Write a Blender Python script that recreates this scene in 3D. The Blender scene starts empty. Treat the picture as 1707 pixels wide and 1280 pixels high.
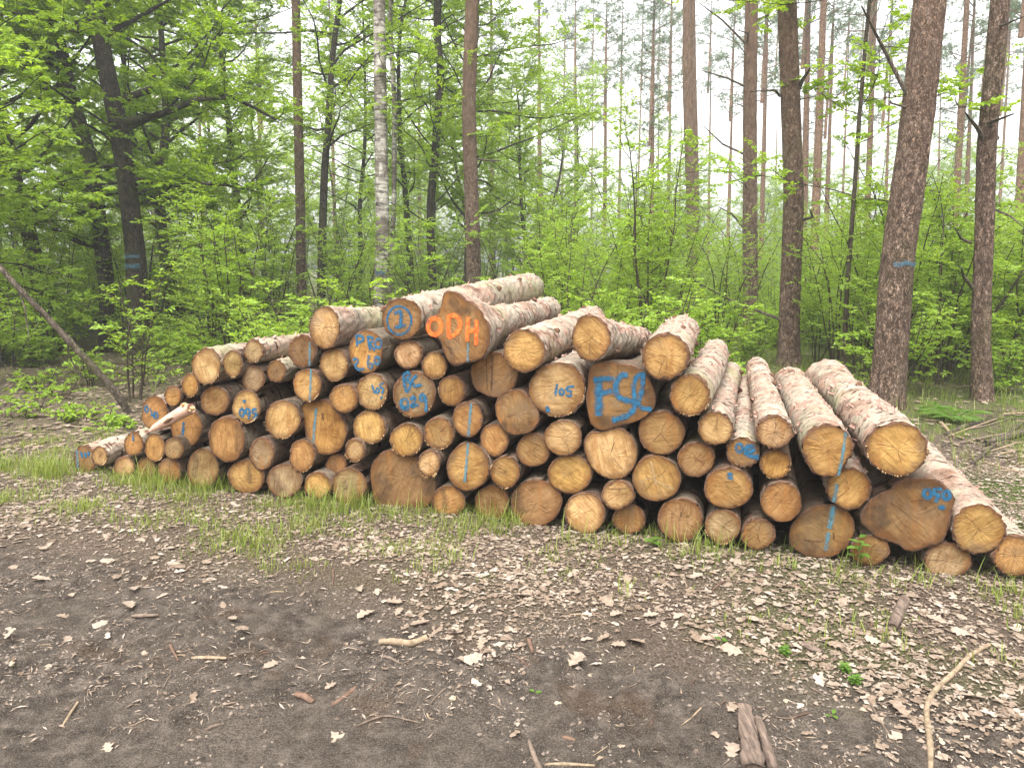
import bpy, math, random
import numpy as np
from mathutils import Vector, Matrix

random.seed(7)
RNG = np.random.default_rng(7)
scene = bpy.context.scene
COL = scene.collection
R = math.radians

# ------------------------------------------------------------------ camera
FPX, HORIZON, CAMH = 1185.0, 450.0, 1.6          # focal length and horizon row in photo pixels, eye height
PITCH = math.atan((640 - HORIZON) / FPX)
cam = bpy.data.cameras.new('camera')
cam.sensor_width = 36.0
cam.lens = FPX / 1707 * 36.0
cam.clip_start, cam.clip_end = 0.05, 2000
camo = bpy.data.objects.new('camera', cam)
COL.objects.link(camo)
camo.location = (0, 0, CAMH)
camo.rotation_euler = (math.pi / 2 - PITCH, 0, 0)
scene.camera = camo

# ------------------------------------------------------------------ light: bright overcast sky
SUN_EL, SUN_ROT = R(66), R(205)
world = bpy.data.worlds.new('World')
scene.world = world
world.use_nodes = True
nt = world.node_tree
nt.nodes.clear()
sky = nt.nodes.new('ShaderNodeTexSky')
sky.sky_type = 'NISHITA'
sky.sun_disc = False
sky.sun_elevation, sky.sun_rotation = SUN_EL, SUN_ROT
sky.air_density, sky.dust_density, sky.ozone_density = 1.0, 4.0, 1.0
hs = nt.nodes.new('ShaderNodeHueSaturation')
hs.inputs['Saturation'].default_value = 0.04      # an overcast sky is nearly colourless
bg = nt.nodes.new('ShaderNodeBackground')
bg.inputs['Strength'].default_value = 0.15
wo = nt.nodes.new('ShaderNodeOutputWorld')
nt.links.new(sky.outputs[0], hs.inputs['Color'])
nt.links.new(hs.outputs[0], bg.inputs['Color'])
nt.links.new(bg.outputs[0], wo.inputs['Surface'])
sun = bpy.data.lights.new('sun', 'SUN')
sun.energy, sun.angle, sun.color = 1.3, R(45), (1.0, 0.96, 0.9)
suno = bpy.data.objects.new('sun', sun)
COL.objects.link(suno)
# sun_rotation 200 deg: the light comes from behind the camera, a little to the left
sd = Vector((math.sin(SUN_ROT) * math.cos(SUN_EL), math.cos(SUN_ROT) * math.cos(SUN_EL), math.sin(SUN_EL)))
suno.rotation_euler = (-sd).to_track_quat('-Z', 'Y').to_euler()
vs = scene.view_settings
vs.view_transform, vs.look, vs.gamma, vs.use_curve_mapping = 'Standard', 'None', 1.0, False
vs.exposure = 1.85
cy = scene.cycles
cy.max_bounces, cy.diffuse_bounces, cy.glossy_bounces = 7, 5, 1
cy.transmission_bounces, cy.transparent_max_bounces, cy.volume_bounces = 4, 8, 1
cy.use_denoising = True
cy.caustics_reflective = cy.caustics_refractive = False
cy.sample_clamp_indirect = 4.0

# ------------------------------------------------------------------ helpers
CP, SP = math.cos(PITCH), math.sin(PITCH)
CAMP = Vector((0, 0, CAMH))
def ray(px, py):
    dx, dy = (px - 853.5) / FPX, -(py - 640) / FPX
    return Vector((dx, CP + dy * SP, -SP + dy * CP))
def on_plane(px, py, p0, n):
    d = ray(px, py)
    return CAMP + d * ((p0 - CAMP).dot(n) / d.dot(n))
def at_depth(px, py, Y):
    d = ray(px, py)
    return CAMP + d * (Y / d.y)
def on_ground(px, py, z=0.0):
    d = ray(px, py)
    return CAMP + d * ((z - CAMH) / d.z)

class SineNoise:
    """cheap smooth noise on numpy arrays"""
    def __init__(self, seed, n=10, lo=0.6, hi=2.2):
        g = np.random.default_rng(seed)
        a = g.uniform(0, 2 * np.pi, n)
        k = g.uniform(lo, hi, n)
        self.kx, self.ky, self.ph = np.cos(a) * k, np.sin(a) * k, g.uniform(0, 6.28, n)
    def __call__(self, x, y):
        x, y = np.asarray(x, float), np.asarray(y, float)
        s = 0
        for a, b, c in zip(self.kx, self.ky, self.ph):
            s = s + np.sin(a * x + b * y + c)
        return s / math.sqrt(len(self.kx) / 2)

def mesh_obj(name, V, F, mat, parent=None, rnd=None, smooth=True, mat_idx=None, attrs=None, link=True):
    """V (n,3); F a list of index tuples or an (m,k) array; rnd: one random value per face"""
    me = bpy.data.meshes.new(name)
    V = np.asarray(V, np.float32).reshape(-1, 3)
    if isinstance(F, np.ndarray):
        m, k = F.shape
        me.vertices.add(len(V)); me.vertices.foreach_set('co', V.ravel())
        me.loops.add(m * k); me.loops.foreach_set('vertex_index', F.astype(np.int32).ravel())
        me.polygons.add(m)
        me.polygons.foreach_set('loop_start', np.arange(0, m * k, k, dtype=np.int32))
        me.polygons.foreach_set('loop_total', np.full(m, k, np.int32))
    else:
        me.from_pydata([tuple(v) for v in V.tolist()], [], F)
    mats = mat if isinstance(mat, (list, tuple)) else [mat]
    for q in mats:
        me.materials.append(q)
    if mat_idx is not None:
        me.polygons.foreach_set('material_index', np.asarray(mat_idx, np.int32))
    me.polygons.foreach_set('use_smooth', np.full(len(me.polygons), smooth, bool))
    if rnd is not None:
        a = me.attributes.new('rnd', 'FLOAT', 'FACE')
        a.data.foreach_set('value', np.asarray(rnd, np.float32))
    for kx, vals in (attrs or {}).items():
        a = me.attributes.new(kx, 'FLOAT', 'POINT')
        a.data.foreach_set('value', np.asarray(vals, np.float32))
    me.update(calc_edges=True)
    o = bpy.data.objects.new(name, me)
    if link:
        COL.objects.link(o)
    if parent is not None:
        o.parent = parent
    return o

def tag(o, label=None, cat=None, group=None, kind=None):
    if label: o['label'] = label
    if cat: o['category'] = cat
    if group: o['group'] = group
    if kind: o['kind'] = kind
    return o
def empty(name, loc=(0, 0, 0), mat=None):
    e = bpy.data.objects.new(name, None)
    e.empty_display_size = 0.1
    if mat is not None: e.matrix_world = mat
    else: e.location = loc
    COL.objects.link(e)
    return e
def copy_tree(src, loc, rz=0.0, s=1.0, label=None, group=None):
    c = src.copy(); COL.objects.link(c)
    c.location = loc; c.rotation_euler = (0, 0, rz)
    c.scale = (s, s, s) if not isinstance(s, tuple) else s
    if label: c['label'] = label
    if group: c['group'] = group
    for ch in src.children:
        d = ch.copy(); COL.objects.link(d); d.parent = c
    return c

class Geo:
    """accumulates tubes and leaves"""
    def __init__(self):
        self.tv, self.tf, self.n = [], [], 0
        self.LP, self.LD, self.LN, self.LL, self.LW = [], [], [], [], []
    def tube(self, pts, radii, k=6, cap=True):
        P = np.asarray(pts, float); m = len(P)
        T = np.gradient(P, axis=0)
        T /= np.linalg.norm(T, axis=1, keepdims=True) + 1e-9
        ref = np.array([1.0, 0, 0]) if abs(T[0, 0]) < 0.8 else np.array([0, 1.0, 0])
        U = np.cross(T, ref); U /= np.linalg.norm(U, axis=1, keepdims=True) + 1e-9
        W = np.cross(T, U)
        a = np.arange(k) * 2 * np.pi / k
        rr = np.asarray(radii, float)
        if rr.ndim == 1: rr = np.repeat(rr[:, None], k, 1)
        V = P[:, None, :] + rr[:, :, None] * (np.cos(a)[None, :, None] * U[:, None, :] + np.sin(a)[None, :, None] * W[:, None, :])
        self.tv.append(V.reshape(-1, 3))
        i = np.arange(m - 1)[:, None] * k; j = np.arange(k)[None, :]; j2 = (j + 1) % k
        F = np.stack([i + j, i + j2, i + k + j2, i + k + j], -1).reshape(-1, 4) + self.n
        self.tf.append(F); self.n += m * k
        if cap:
            for end, base in ((0, self.n - m * k), (1, self.n - k)):
                c = P[0] if end == 0 else P[-1]
                self.tv.append(c[None]); ci = self.n; self.n += 1
                jj = np.arange(k); j3 = (jj + 1) % k
                q = np.stack([base + jj, np.full(k, ci), np.full(k, ci), base + j3], -1) if end == 0 else np.stack([base + j3, np.full(k, ci), np.full(k, ci), base + jj], -1)
                self.capf = getattr(self, 'capf', []); self.capf.append(q[:, [0, 3, 1]])
    def leaf(self, p, d, n, L, W):
        self.leaves(np.array([p]), np.array([d]), np.array([n]), np.array([L]), np.array([W]))
    def leaves(self, p, d, n, L, W):
        self.LP.append(p); self.LD.append(d); self.LN.append(n); self.LL.append(L); self.LW.append(W)
    def tubes_obj(self, name, mat, parent=None, k=None):
        V = np.concatenate(self.tv)
        F = np.concatenate(self.tf)
        faces = F.tolist()
        for q in getattr(self, 'capf', []):
            faces += q.tolist()
        return mesh_obj(name, V, faces, mat, parent)
    def leaves_obj(self, name, mat, parent=None, fold=0.12, droop=0.12):
        return leaf_cloud(name, *[np.concatenate(q) for q in (self.LP, self.LD, self.LN, self.LL, self.LW)], mat, parent, fold, droop)

def unit(v):
    return v / (np.linalg.norm(v, axis=-1, keepdims=True) + 1e-9)
def leaf_cloud(name, P, D, N, L, W, mat, parent=None, fold=0.12, droop=0.12, kite=0.45):
    D = unit(D); S = unit(np.cross(D, N)); N = unit(np.cross(S, D))
    L = L[:, None]; W = W[:, None]
    A = P
    B = P + D * L - N * (L * droop)
    C = P + D * L * kite + S * W * .5 + N * (W * fold)
    E = P + D * L * kite - S * W * .5 + N * (W * fold)
    V = np.stack([A, C, B, E], 1).reshape(-1, 3)
    i = np.arange(len(P))[:, None] * 4
    F = np.concatenate([i + np.array([[0, 1, 2]]), i + np.array([[0, 2, 3]])], 1).reshape(-1, 3)
    return mesh_obj(name, V, F, mat, parent, rnd=np.repeat(RNG.random(len(P)), 2), smooth=False)

# ------------------------------------------------------------------ materials
def new_mat(name, rough=0.8, spec=0.2):
    m = bpy.data.materials.new(name); m.use_nodes = True
    t = m.node_tree
    b = t.nodes['Principled BSDF']
    b.inputs['Roughness'].default_value = rough
    b.inputs['Specular IOR Level'].default_value = spec
    return m, t, b
def N(t, kind, **kw):
    n = t.nodes.new('ShaderNode' + kind)
    for k, v in kw.items():
        if k in n.inputs: n.inputs[k].default_value = v
        else: setattr(n, k, v)
    return n
def ramp(t, fac, stops, interp='LINEAR'):
    n = t.nodes.new('ShaderNodeValToRGB')
    n.color_ramp.interpolation = interp
    el = n.color_ramp.elements
    while len(el) < len(stops): el.new(0.5)
    for e, (p, c) in zip(el, stops):
        e.position = p; e.color = (*c, 1) if len(c) == 3 else c
    if fac is not None: t.links.new(fac, n.inputs[0])
    return n.outputs[0]
def mix(t, fac, a, b, mode='MIX'):
    n = t.nodes.new('ShaderNodeMix'); n.data_type = 'RGBA'; n.blend_type = mode
    for sock, v in ((n.inputs[0], fac), (n.inputs[6], a), (n.inputs[7], b)):
        if isinstance(v, (int, float)): sock.default_value = v
        elif isinstance(v, tuple): sock.default_value = (*v, 1)
        else: t.links.new(v, sock)
    return n.outputs[2]
def mth(t, op, a, b=None, c=None, clamp=False):
    n = t.nodes.new('ShaderNodeMath'); n.operation = op; n.use_clamp = clamp
    for s, v in zip(n.inputs, (a, b, c)):
        if v is None: continue
        if isinstance(v, (int, float)): s.default_value = v
        else: t.links.new(v, s)
    return n.outputs[0]
def coords(t, out='Object', scale=(1, 1, 1), loc=None):
    c = t.nodes.new('ShaderNodeTexCoord')
    m = t.nodes.new('ShaderNodeMapping')
    m.inputs['Scale'].default_value = scale
    t.links.new(c.outputs[out], m.inputs[0])
    if loc is not None: t.links.new(loc, m.inputs['Location'])
    return m.outputs[0]
def world_pos(t, scale=1.0):
    g = t.nodes.new('ShaderNodeNewGeometry')
    m = t.nodes.new('ShaderNodeVectorMath'); m.operation = 'SCALE'
    m.inputs['Scale'].default_value = scale
    t.links.new(g.outputs['Position'], m.inputs[0])
    return m.outputs[0]
def noise(t, vec, scale=5, detail=4, rough=0.55, dist=0.0, col=False):
    n = N(t, 'TexNoise', Scale=scale, Detail=detail, Roughness=rough, Distortion=dist)
    if vec is not None: t.links.new(vec, n.inputs['Vector'])
    return n.outputs[1 if col else 0]
def bump(t, b, h, strength=0.5, dist=0.01):
    n = N(t, 'Bump', Strength=strength, Distance=dist)
    t.links.new(h, n.inputs['Height']); t.links.new(n.outputs[0], b.inputs['Normal'])
def objrand(t):
    o = t.nodes.new('ShaderNodeObjectInfo')
    return o

def leaf_mat(name, stops, transl=0.45, rough=0.45, spec=0.3):
    m, t, b = new_mat(name, rough, spec)
    a = N(t, 'Attribute', attribute_name='rnd')
    oi = objrand(t)
    f = mth(t, 'ADD', mth(t, 'MULTIPLY', a.outputs['Fac'], 0.75), mth(t, 'MULTIPLY', oi.outputs['Random'], 0.25))
    c = ramp(t, f, stops)
    t.links.new(c, b.inputs['Base Color'])
    tr = N(t, 'BsdfTranslucent')
    hsn = N(t, 'HueSaturation', Hue=0.485, Saturation=1.1, Value=1.25)
    t.links.new(c, hsn.inputs['Color']); t.links.new(hsn.outputs[0], tr.inputs['Color'])
    ms = N(t, 'MixShader', Fac=transl)
    t.links.new(b.outputs[0], ms.inputs[1]); t.links.new(tr.outputs[0], ms.inputs[2])
    t.links.new(ms.outputs[0], t.nodes['Material Output'].inputs['Surface'])
    return m
M = {}
M['leaf_oak'] = leaf_mat('oak_leaves', [(0, (.13, .215, .016)), (.5, (.20, .325, .029)), (1, (.285, .42, .05))], .52)
M['leaf_shrub'] = leaf_mat('cherry_leaves', [(0, (.17, .27, .028)), (.5, (.262, .405, .052)), (1, (.36, .505, .09))], .52)
M['leaf_birch'] = leaf_mat('birch_leaves', [(0, (.17, .28, .022)), (.5, (.262, .41, .04)), (1, (.365, .51, .066))], .52)
M['needles'] = leaf_mat('pine_needles', [(0, (.075, .12, .055)), (.5, (.115, .165, .08)), (1, (.16, .21, .11))], 0.35)
M['grass'] = leaf_mat('grass_blades', [(0, (.11, .17, .022)), (.4, (.185, .25, .042)), (.7, (.27, .31, .075)), (1, (.40, .34, .16))], 0.4)
M['fern'] = leaf_mat('fern_leaves', [(0, (.08, .17, .025)), (1, (.15, .26, .045))])

def litter_mat():
    m, t, b = new_mat('dry_leaves', 0.75, 0.15)
    a = N(t, 'Attribute', attribute_name='rnd')
    oi = objrand(t)
    f = mth(t, 'MULTIPLY', mth(t, 'ADD', a.outputs['Fac'], mth(t, 'MULTIPLY', oi.outputs['Random'], 0.3)), .87)
    c = ramp(t, f, [(0, (.08, .05, .032)), (.25, (.16, .11, .075)), (.5, (.24, .18, .132)), (.8, (.35, .285, .225)), (1, (.46, .39, .325))])
    nz = noise(t, world_pos(t, 60), 1, 3)
    c = mix(t, 0.3, c, ramp(t, nz, [(.3, (.07, .045, .028)), (.7, (.42, .34, .27))]))
    t.links.new(c, b.inputs['Base Color'])
    tr = N(t, 'BsdfTranslucent'); t.links.new(c, tr.inputs['Color'])
    ms = N(t, 'MixShader', Fac=0.12)
    t.links.new(b.outputs[0], ms.inputs[1]); t.links.new(tr.outputs[0], ms.inputs[2])
    t.links.new(ms.outputs[0], t.nodes['Material Output'].inputs['Surface'])
    return m
M['litter'] = litter_mat()

FA = R(18.5)                                        # heading of the logs
N0 = Vector((math.sin(FA), math.cos(FA), 0))        # into the pile
U0 = Vector((math.cos(FA), -math.sin(FA), 0))       # along the face of the pile
P0 = Vector((-0.13, 4.42, 0))                       # a point on the foot of the face
TRACK_S = -1.38

def ground_mat():
    m, t, b = new_mat('forest_soil', 0.95, 0.1)
    p = world_pos(t)
    sep = N(t, 'SeparateXYZ'); t.links.new(p, sep.inputs[0])
    s = mth(t, 'ADD', mth(t, 'MULTIPLY', mth(t, 'SUBTRACT', sep.outputs[0], P0.x), N0.x), mth(t, 'MULTIPLY', mth(t, 'SUBTRACT', sep.outputs[1], P0.y), N0.y))
    n1 = noise(t, world_pos(t, 1.6), 1, 5, 0.6)
    n2 = noise(t, world_pos(t, 14), 1, 6, 0.65)
    n3 = noise(t, world_pos(t, 90), 1, 4, 0.7)
    n4 = noise(t, world_pos(t, 190), 1, 3, 0.75)
    # dark trodden soil with paler dry crust and rusty needle patches
    soil = ramp(t, n2, [(.34, (.040, .031, .025)), (.5, (.092, .074, .060)), (.66, (.19, .156, .128))])
    soil = mix(t, ramp(t, n1, [(.42, (0, 0, 0)), (.68, (.85, .85, .85))]), soil, ramp(t, n3, [(.36, (.055, .043, .035)), (.64, (.225, .185, .15))]))
    soil = mix(t, ramp(t, noise(t, world_pos(t, 2.3), 1, 4), [(.56, (0, 0, 0)), (.7, (.6, .6, .6))]), soil, ramp(t, n3, [(.35, (.05, .03, .017)), (.65, (.15, .085, .04))]))
    soil = mix(t, ramp(t, n4, [(.56, (0, 0, 0)), (.64, (.8, .8, .8))]), soil, (.27, .22, .175))
    soil = mix(t, ramp(t, n4, [(.34, (.8, .8, .8)), (.44, (0, 0, 0))]), soil, (.024, .018, .015))
    # litter and moss floor beyond the edge of the track
    lit = ramp(t, n3, [(.32, (.045, .031, .023)), (.5, (.13, .095, .07)), (.68, (.29, .23, .18))])
    moss = ramp(t, n3, [(.3, (.035, .055, .012)), (.7, (.12, .16, .035))])
    far = ramp(t, mth(t, 'DIVIDE', sep.outputs[1], 40, clamp=True), [(.15, (0, 0, 0)), (.4, (1, 1, 1))])
    right = ramp(t, mth(t, 'ADD', mth(t, 'MULTIPLY', sep.outputs[0], .12), .45, clamp=True), [(.5, (.15, .15, .15)), (.85, (1, 1, 1))])
    mfac = mix(t, 1.0, ramp(t, noise(t, world_pos(t, 1.1), 1, 5), [(.42, (0, 0, 0)), (.6, (1, 1, 1))]), right, 'MULTIPLY')
    fl = mix(t, mfac, lit, moss)
    fl = mix(t, mix(t, 1.0, mix(t, 1.0, far, (.8, .8, .8), 'MULTIPLY'), mix(t, .5, right, (1, 1, 1)), 'MULTIPLY'), fl, moss)
    edge = mth(t, 'ADD', s, mth(t, 'MULTIPLY', mth(t, 'SUBTRACT', n1, .5), 1.1))
    edge = mth(t, 'ADD', edge, mth(t, 'MULTIPLY', mth(t, 'SUBTRACT', n2, .5), .5))
    ef = mth(t, 'DIVIDE', mth(t, 'SUBTRACT', edge, TRACK_S - .12), .4, clamp=True)
    t.links.new(mix(t, ef, soil, fl), b.inputs['Base Color'])
    h = mth(t, 'ADD', mth(t, 'MULTIPLY', n2, .6), mth(t, 'ADD', mth(t, 'MULTIPLY', n3, .5), mth(t, 'MULTIPLY', n4, .3)))
    bump(t, b, h, 1.0, 0.05)
    return m
M['ground'] = ground_mat()

def bark_mat(name, base, light, dark, sc=(9, 9, 4.6), slit=None, green=0.0, bumpd=0.02, moss_lo=None):
    """plated bark, long axis is local Z; slit adds dark cross-cracks"""
    m, t, b = new_mat(name, 0.9, 0.15)
    oi = objrand(t)
    off = N(t, 'CombineXYZ')
    for k, q in enumerate((31, 17, 23)):
        t.links.new(mth(t, 'MULTIPLY', oi.outputs['Random'], q), off.inputs[k])
    v = coords(t, 'Object', sc, off.outputs[0])
    n1 = noise(t, v, 2.2, 6, .65, .5)
    n2 = noise(t, v, 9, 4, .7)
    vo = N(t, 'TexVoronoi', Scale=4.5); vo.feature = 'DISTANCE_TO_EDGE'
    wv = N(t, 'VectorMath', operation='ADD')
    t.links.new(v, wv.inputs[0]); t.links.new(noise(t, v, 3, 3, .6, 0, True), wv.inputs[1]); t.links.new(wv.outputs[0], vo.inputs['Vector'])
    crack = ramp(t, vo.outputs[0], [(0, (0, 0, 0)), (.16, (1, 1, 1))])
    vc = N(t, 'TexVoronoi', Scale=4.5); t.links.new(wv.outputs[0], vc.inputs['Vector'])
    vs_ = N(t, 'SeparateColor'); t.links.new(vc.outputs['Color'], vs_.inputs[0])
    c = ramp(t, n1, [(.3, dark), (.48, base), (.7, light)])
    c = mix(t, mth(t, 'MULTIPLY', n2, .6), c, base)
    c = mix(t, 1.0, c, ramp(t, vs_.outputs[0], [(0, (.55, .52, .5)), (.6, (1.05, 1.05, 1.05)), (1, (1.6, 1.55, 1.5))]), 'MULTIPLY')
    c = mix(t, 1.0, c, mix(t, mth(t, 'ADD', mth(t, 'MULTIPLY', n2, .7), .3), (1, 1, 1), mix(t, 1.0, crack, (.25, .2, .18), 'LIGHTEN')), 'MULTIPLY')
    if green:
        g = noise(t, coords(t, 'Object', (1.2, 1.2, .5), off.outputs[0]), 2, 3)
        c = mix(t, mth(t, 'MULTIPLY', ramp(t, g, [(.5, (0, 0, 0)), (.7, (1, 1, 1))]), green), c, (.10, .115, .035))
    t.links.new(c, b.inputs['Base Color'])
    bump(t, b, mth(t, 'ADD', mth(t, 'MULTIPLY', crack, .7), mth(t, 'ADD', n1, mth(t, 'MULTIPLY', n2, .5))), 1.0, bumpd)
    return m
M['bark_pine'] = bark_mat('pine_bark', (.20, .135, .098), (.38, .285, .225), (.06, .04, .03), green=.25, bumpd=.035)
M['bark_pine_red'] = bark_mat('upper_pine_bark', (.27, .155, .095), (.40, .27, .19), (.10, .06, .04))
M['bark_oak'] = bark_mat('oak_bark', (.065, .054, .040), (.12, .10, .078), (.024, .02, .015), green=.5)
M['bark_shrub'] = bark_mat('shrub_bark', (.085, .065, .048), (.15, .12, .09), (.03, .022, .016), sc=(20, 20, 8), green=.2, bumpd=.005)
M['bark_grey'] = bark_mat('grey_dead_bark', (.13, .105, .08), (.25, .21, .165), (.05, .04, .03), sc=(14, 14, 5), green=.25, bumpd=.006)

def birch_mat():
    m, t, b = new_mat('birch_bark', 0.7, 0.2)
    oi = objrand(t)
    v = coords(t, 'Object', (1.6, 1.6, 6))
    n1 = noise(t, v, 2.2, 5, .65, .6)
    n2 = noise(t, coords(t, 'Object', (2.2, 2.2, 1.3)), 1.6, 5, .65)
    c = ramp(t, n1, [(.38, (.05, .042, .036)), (.47, (.24, .21, .18)), (.6, (.46, .43, .38))])
    c = mix(t, ramp(t, n2, [(.44, (0, 0, 0)), (.54, (.92, .92, .92))]), c, ramp(t, n1, [(.3, (.04, .033, .026)), (.7, (.19, .155, .12))]))
    t.links.new(c, b.inputs['Base Color'])
    bump(t, b, n1, .6, .01)
    return m
M['bark_birch'] = birch_mat()

def log_bark_mat(name='felled_log_bark', tone=1.0):
    """pale pinkish flaking bark of the felled logs; long axis is local Y"""
    m, t, b = new_mat(name, 0.85, 0.2)
    oi = objrand(t)
    off = N(t, 'CombineXYZ')
    for k, q in enumerate((31, 17, 23)):
        t.links.new(mth(t, 'MULTIPLY', oi.outputs['Random'], q), off.inputs[k])
    big = noise(t, coords(t, 'Object', (2.2, 1.3, 2.2), off.outputs[0]), 2, 5, .6, .6)
    fine = noise(t, coords(t, 'Object', (20, 26, 20), off.outputs[0]), 1.5, 6, .7)
    sl = noise(t, coords(t, 'Object', (3.6, 15, 3.6), off.outputs[0]), 1.5, 5, .62, .8)
    plate = N(t, 'TexVoronoi', Scale=1.0); plate.feature = 'F1'
    pv = N(t, 'VectorMath', operation='ADD')
    t.links.new(coords(t, 'Object', (7, 9, 7), off.outputs[0]), pv.inputs[0])
    nzc = noise(t, coords(t, 'Object', (6, 6, 6)), 1, 4, .6, 0, True)
    t.links.new(nzc, pv.inputs[1]); t.links.new(pv.outputs[0], plate.inputs['Vector'])
    pink, grey, brown = (.37, .265, .205), (.32, .28, .22), (.19, .11, .072)
    c = ramp(t, big, [(.3, brown), (.42, pink), (.55, grey), (.7, (.43, .335, .27))])
    sepc = N(t, 'SeparateColor'); t.links.new(plate.outputs['Color'], sepc.inputs[0])
    c = mix(t, 1.0, c, ramp(t, sepc.outputs[0], [(0, (.72, .68, .66)), (.5, (1, 1, 1)), (1, (1.15, 1.12, 1.1))]), 'MULTIPLY')
    c = mix(t, 1.0, c, ramp(t, fine, [(.28, (.45, .42, .4)), (.5, (.92, .92, .92)), (.75, (1.2, 1.18, 1.15))]), 'MULTIPLY')
    peel = ramp(t, noise(t, coords(t, 'Object', (2.6, 2.0, 2.6), off.outputs[0]), 2.1, 6, .62, .3), [(.60, (0, 0, 0)), (.625, (1, 1, 1))])
    c = mix(t, mth(t, 'MULTIPLY', peel, .85), c, ramp(t, fine, [(.3, (.24, .125, .085)), (.7, (.46, .30, .22))]))
    slit = ramp(t, sl, [(.37, (1, 1, 1)), (.42, (0, 0, 0))])
    c = mix(t, slit, c, (.075, .036, .026))
    c = mix(t, mth(t, 'MULTIPLY', ramp(t, noise(t, coords(t, 'Object', (1.5, .8, 1.5), off.outputs[0]), 1.7, 3), [(.55, (0, 0, 0)), (.68, (1, 1, 1))]), .55), c, (.25, .25, .13))
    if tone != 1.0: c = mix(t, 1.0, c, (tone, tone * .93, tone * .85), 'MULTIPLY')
    t.links.new(c, b.inputs['Base Color'])
    h = mth(t, 'SUBTRACT', mth(t, 'ADD', mth(t, 'MULTIPLY', fine, .6), mth(t, 'MULTIPLY', plate.outputs['Distance'], .3)), mth(t, 'MULTIPLY', slit, .8))
    bump(t, b, h, .9, .012)
    return m
M['log_bark'] = log_bark_mat()
M['log_bark_dark'] = log_bark_mat('dirty_shaded_log_bark', .42)  # dirtier bark of the inner logs, with shade of the pile gaps painted in
def plain(name, c1, c2, scale=30, rough=.85, bumpd=.003, stretch=(1, 1, 1)):
    m, t, b = new_mat(name, rough, .2)
    n = noise(t, coords(t, 'Object', stretch), scale, 5, .65)
    t.links.new(ramp(t, n, [(.3, c1), (.7, c2)]), b.inputs['Base Color'])
    bump(t, b, n, .7, bumpd)
    return m
M['bark_edge'] = plain('bark_edge', (.055, .026, .015), (.16, .085, .05), 60)
M['bark_flake'] = plain('bark_flake', (.17, .08, .055), (.46, .31, .25), 22)
M['splinter'] = plain('wood_splinters', (.36, .22, .10), (.55, .38, .2), 60)
M['stick_pale'] = plain('pale_stick', (.12, .085, .055), (.33, .25, .165), 40)
M['stick_dark'] = plain('dark_stick', (.07, .05, .036), (.2, .15, .115), 30)
M['bark_chip'] = plain('bark_chip', (.06, .034, .024), (.17, .105, .072), 30)
M['stone'] = plain('stone', (.2, .16, .11), (.46, .39, .29), 40)
M['peeled'] = plain('peeled_branch', (.40, .22, .155), (.62, .41, .31), 18)
M['rotten'] = plain('weathered_wood', (.05, .035, .028), (.21, .155, .12), 14, stretch=(6, 1, 6))
M['crumb'] = plain('soil_crumb', (.05, .04, .033), (.26, .21, .17), 18)
M['moss'] = plain('moss', (.04, .06, .01), (.13, .17, .03), 60, .95, .01)
M['twig_green'] = plain('green_stem', (.09, .10, .04), (.16, .15, .07), 40)

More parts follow.
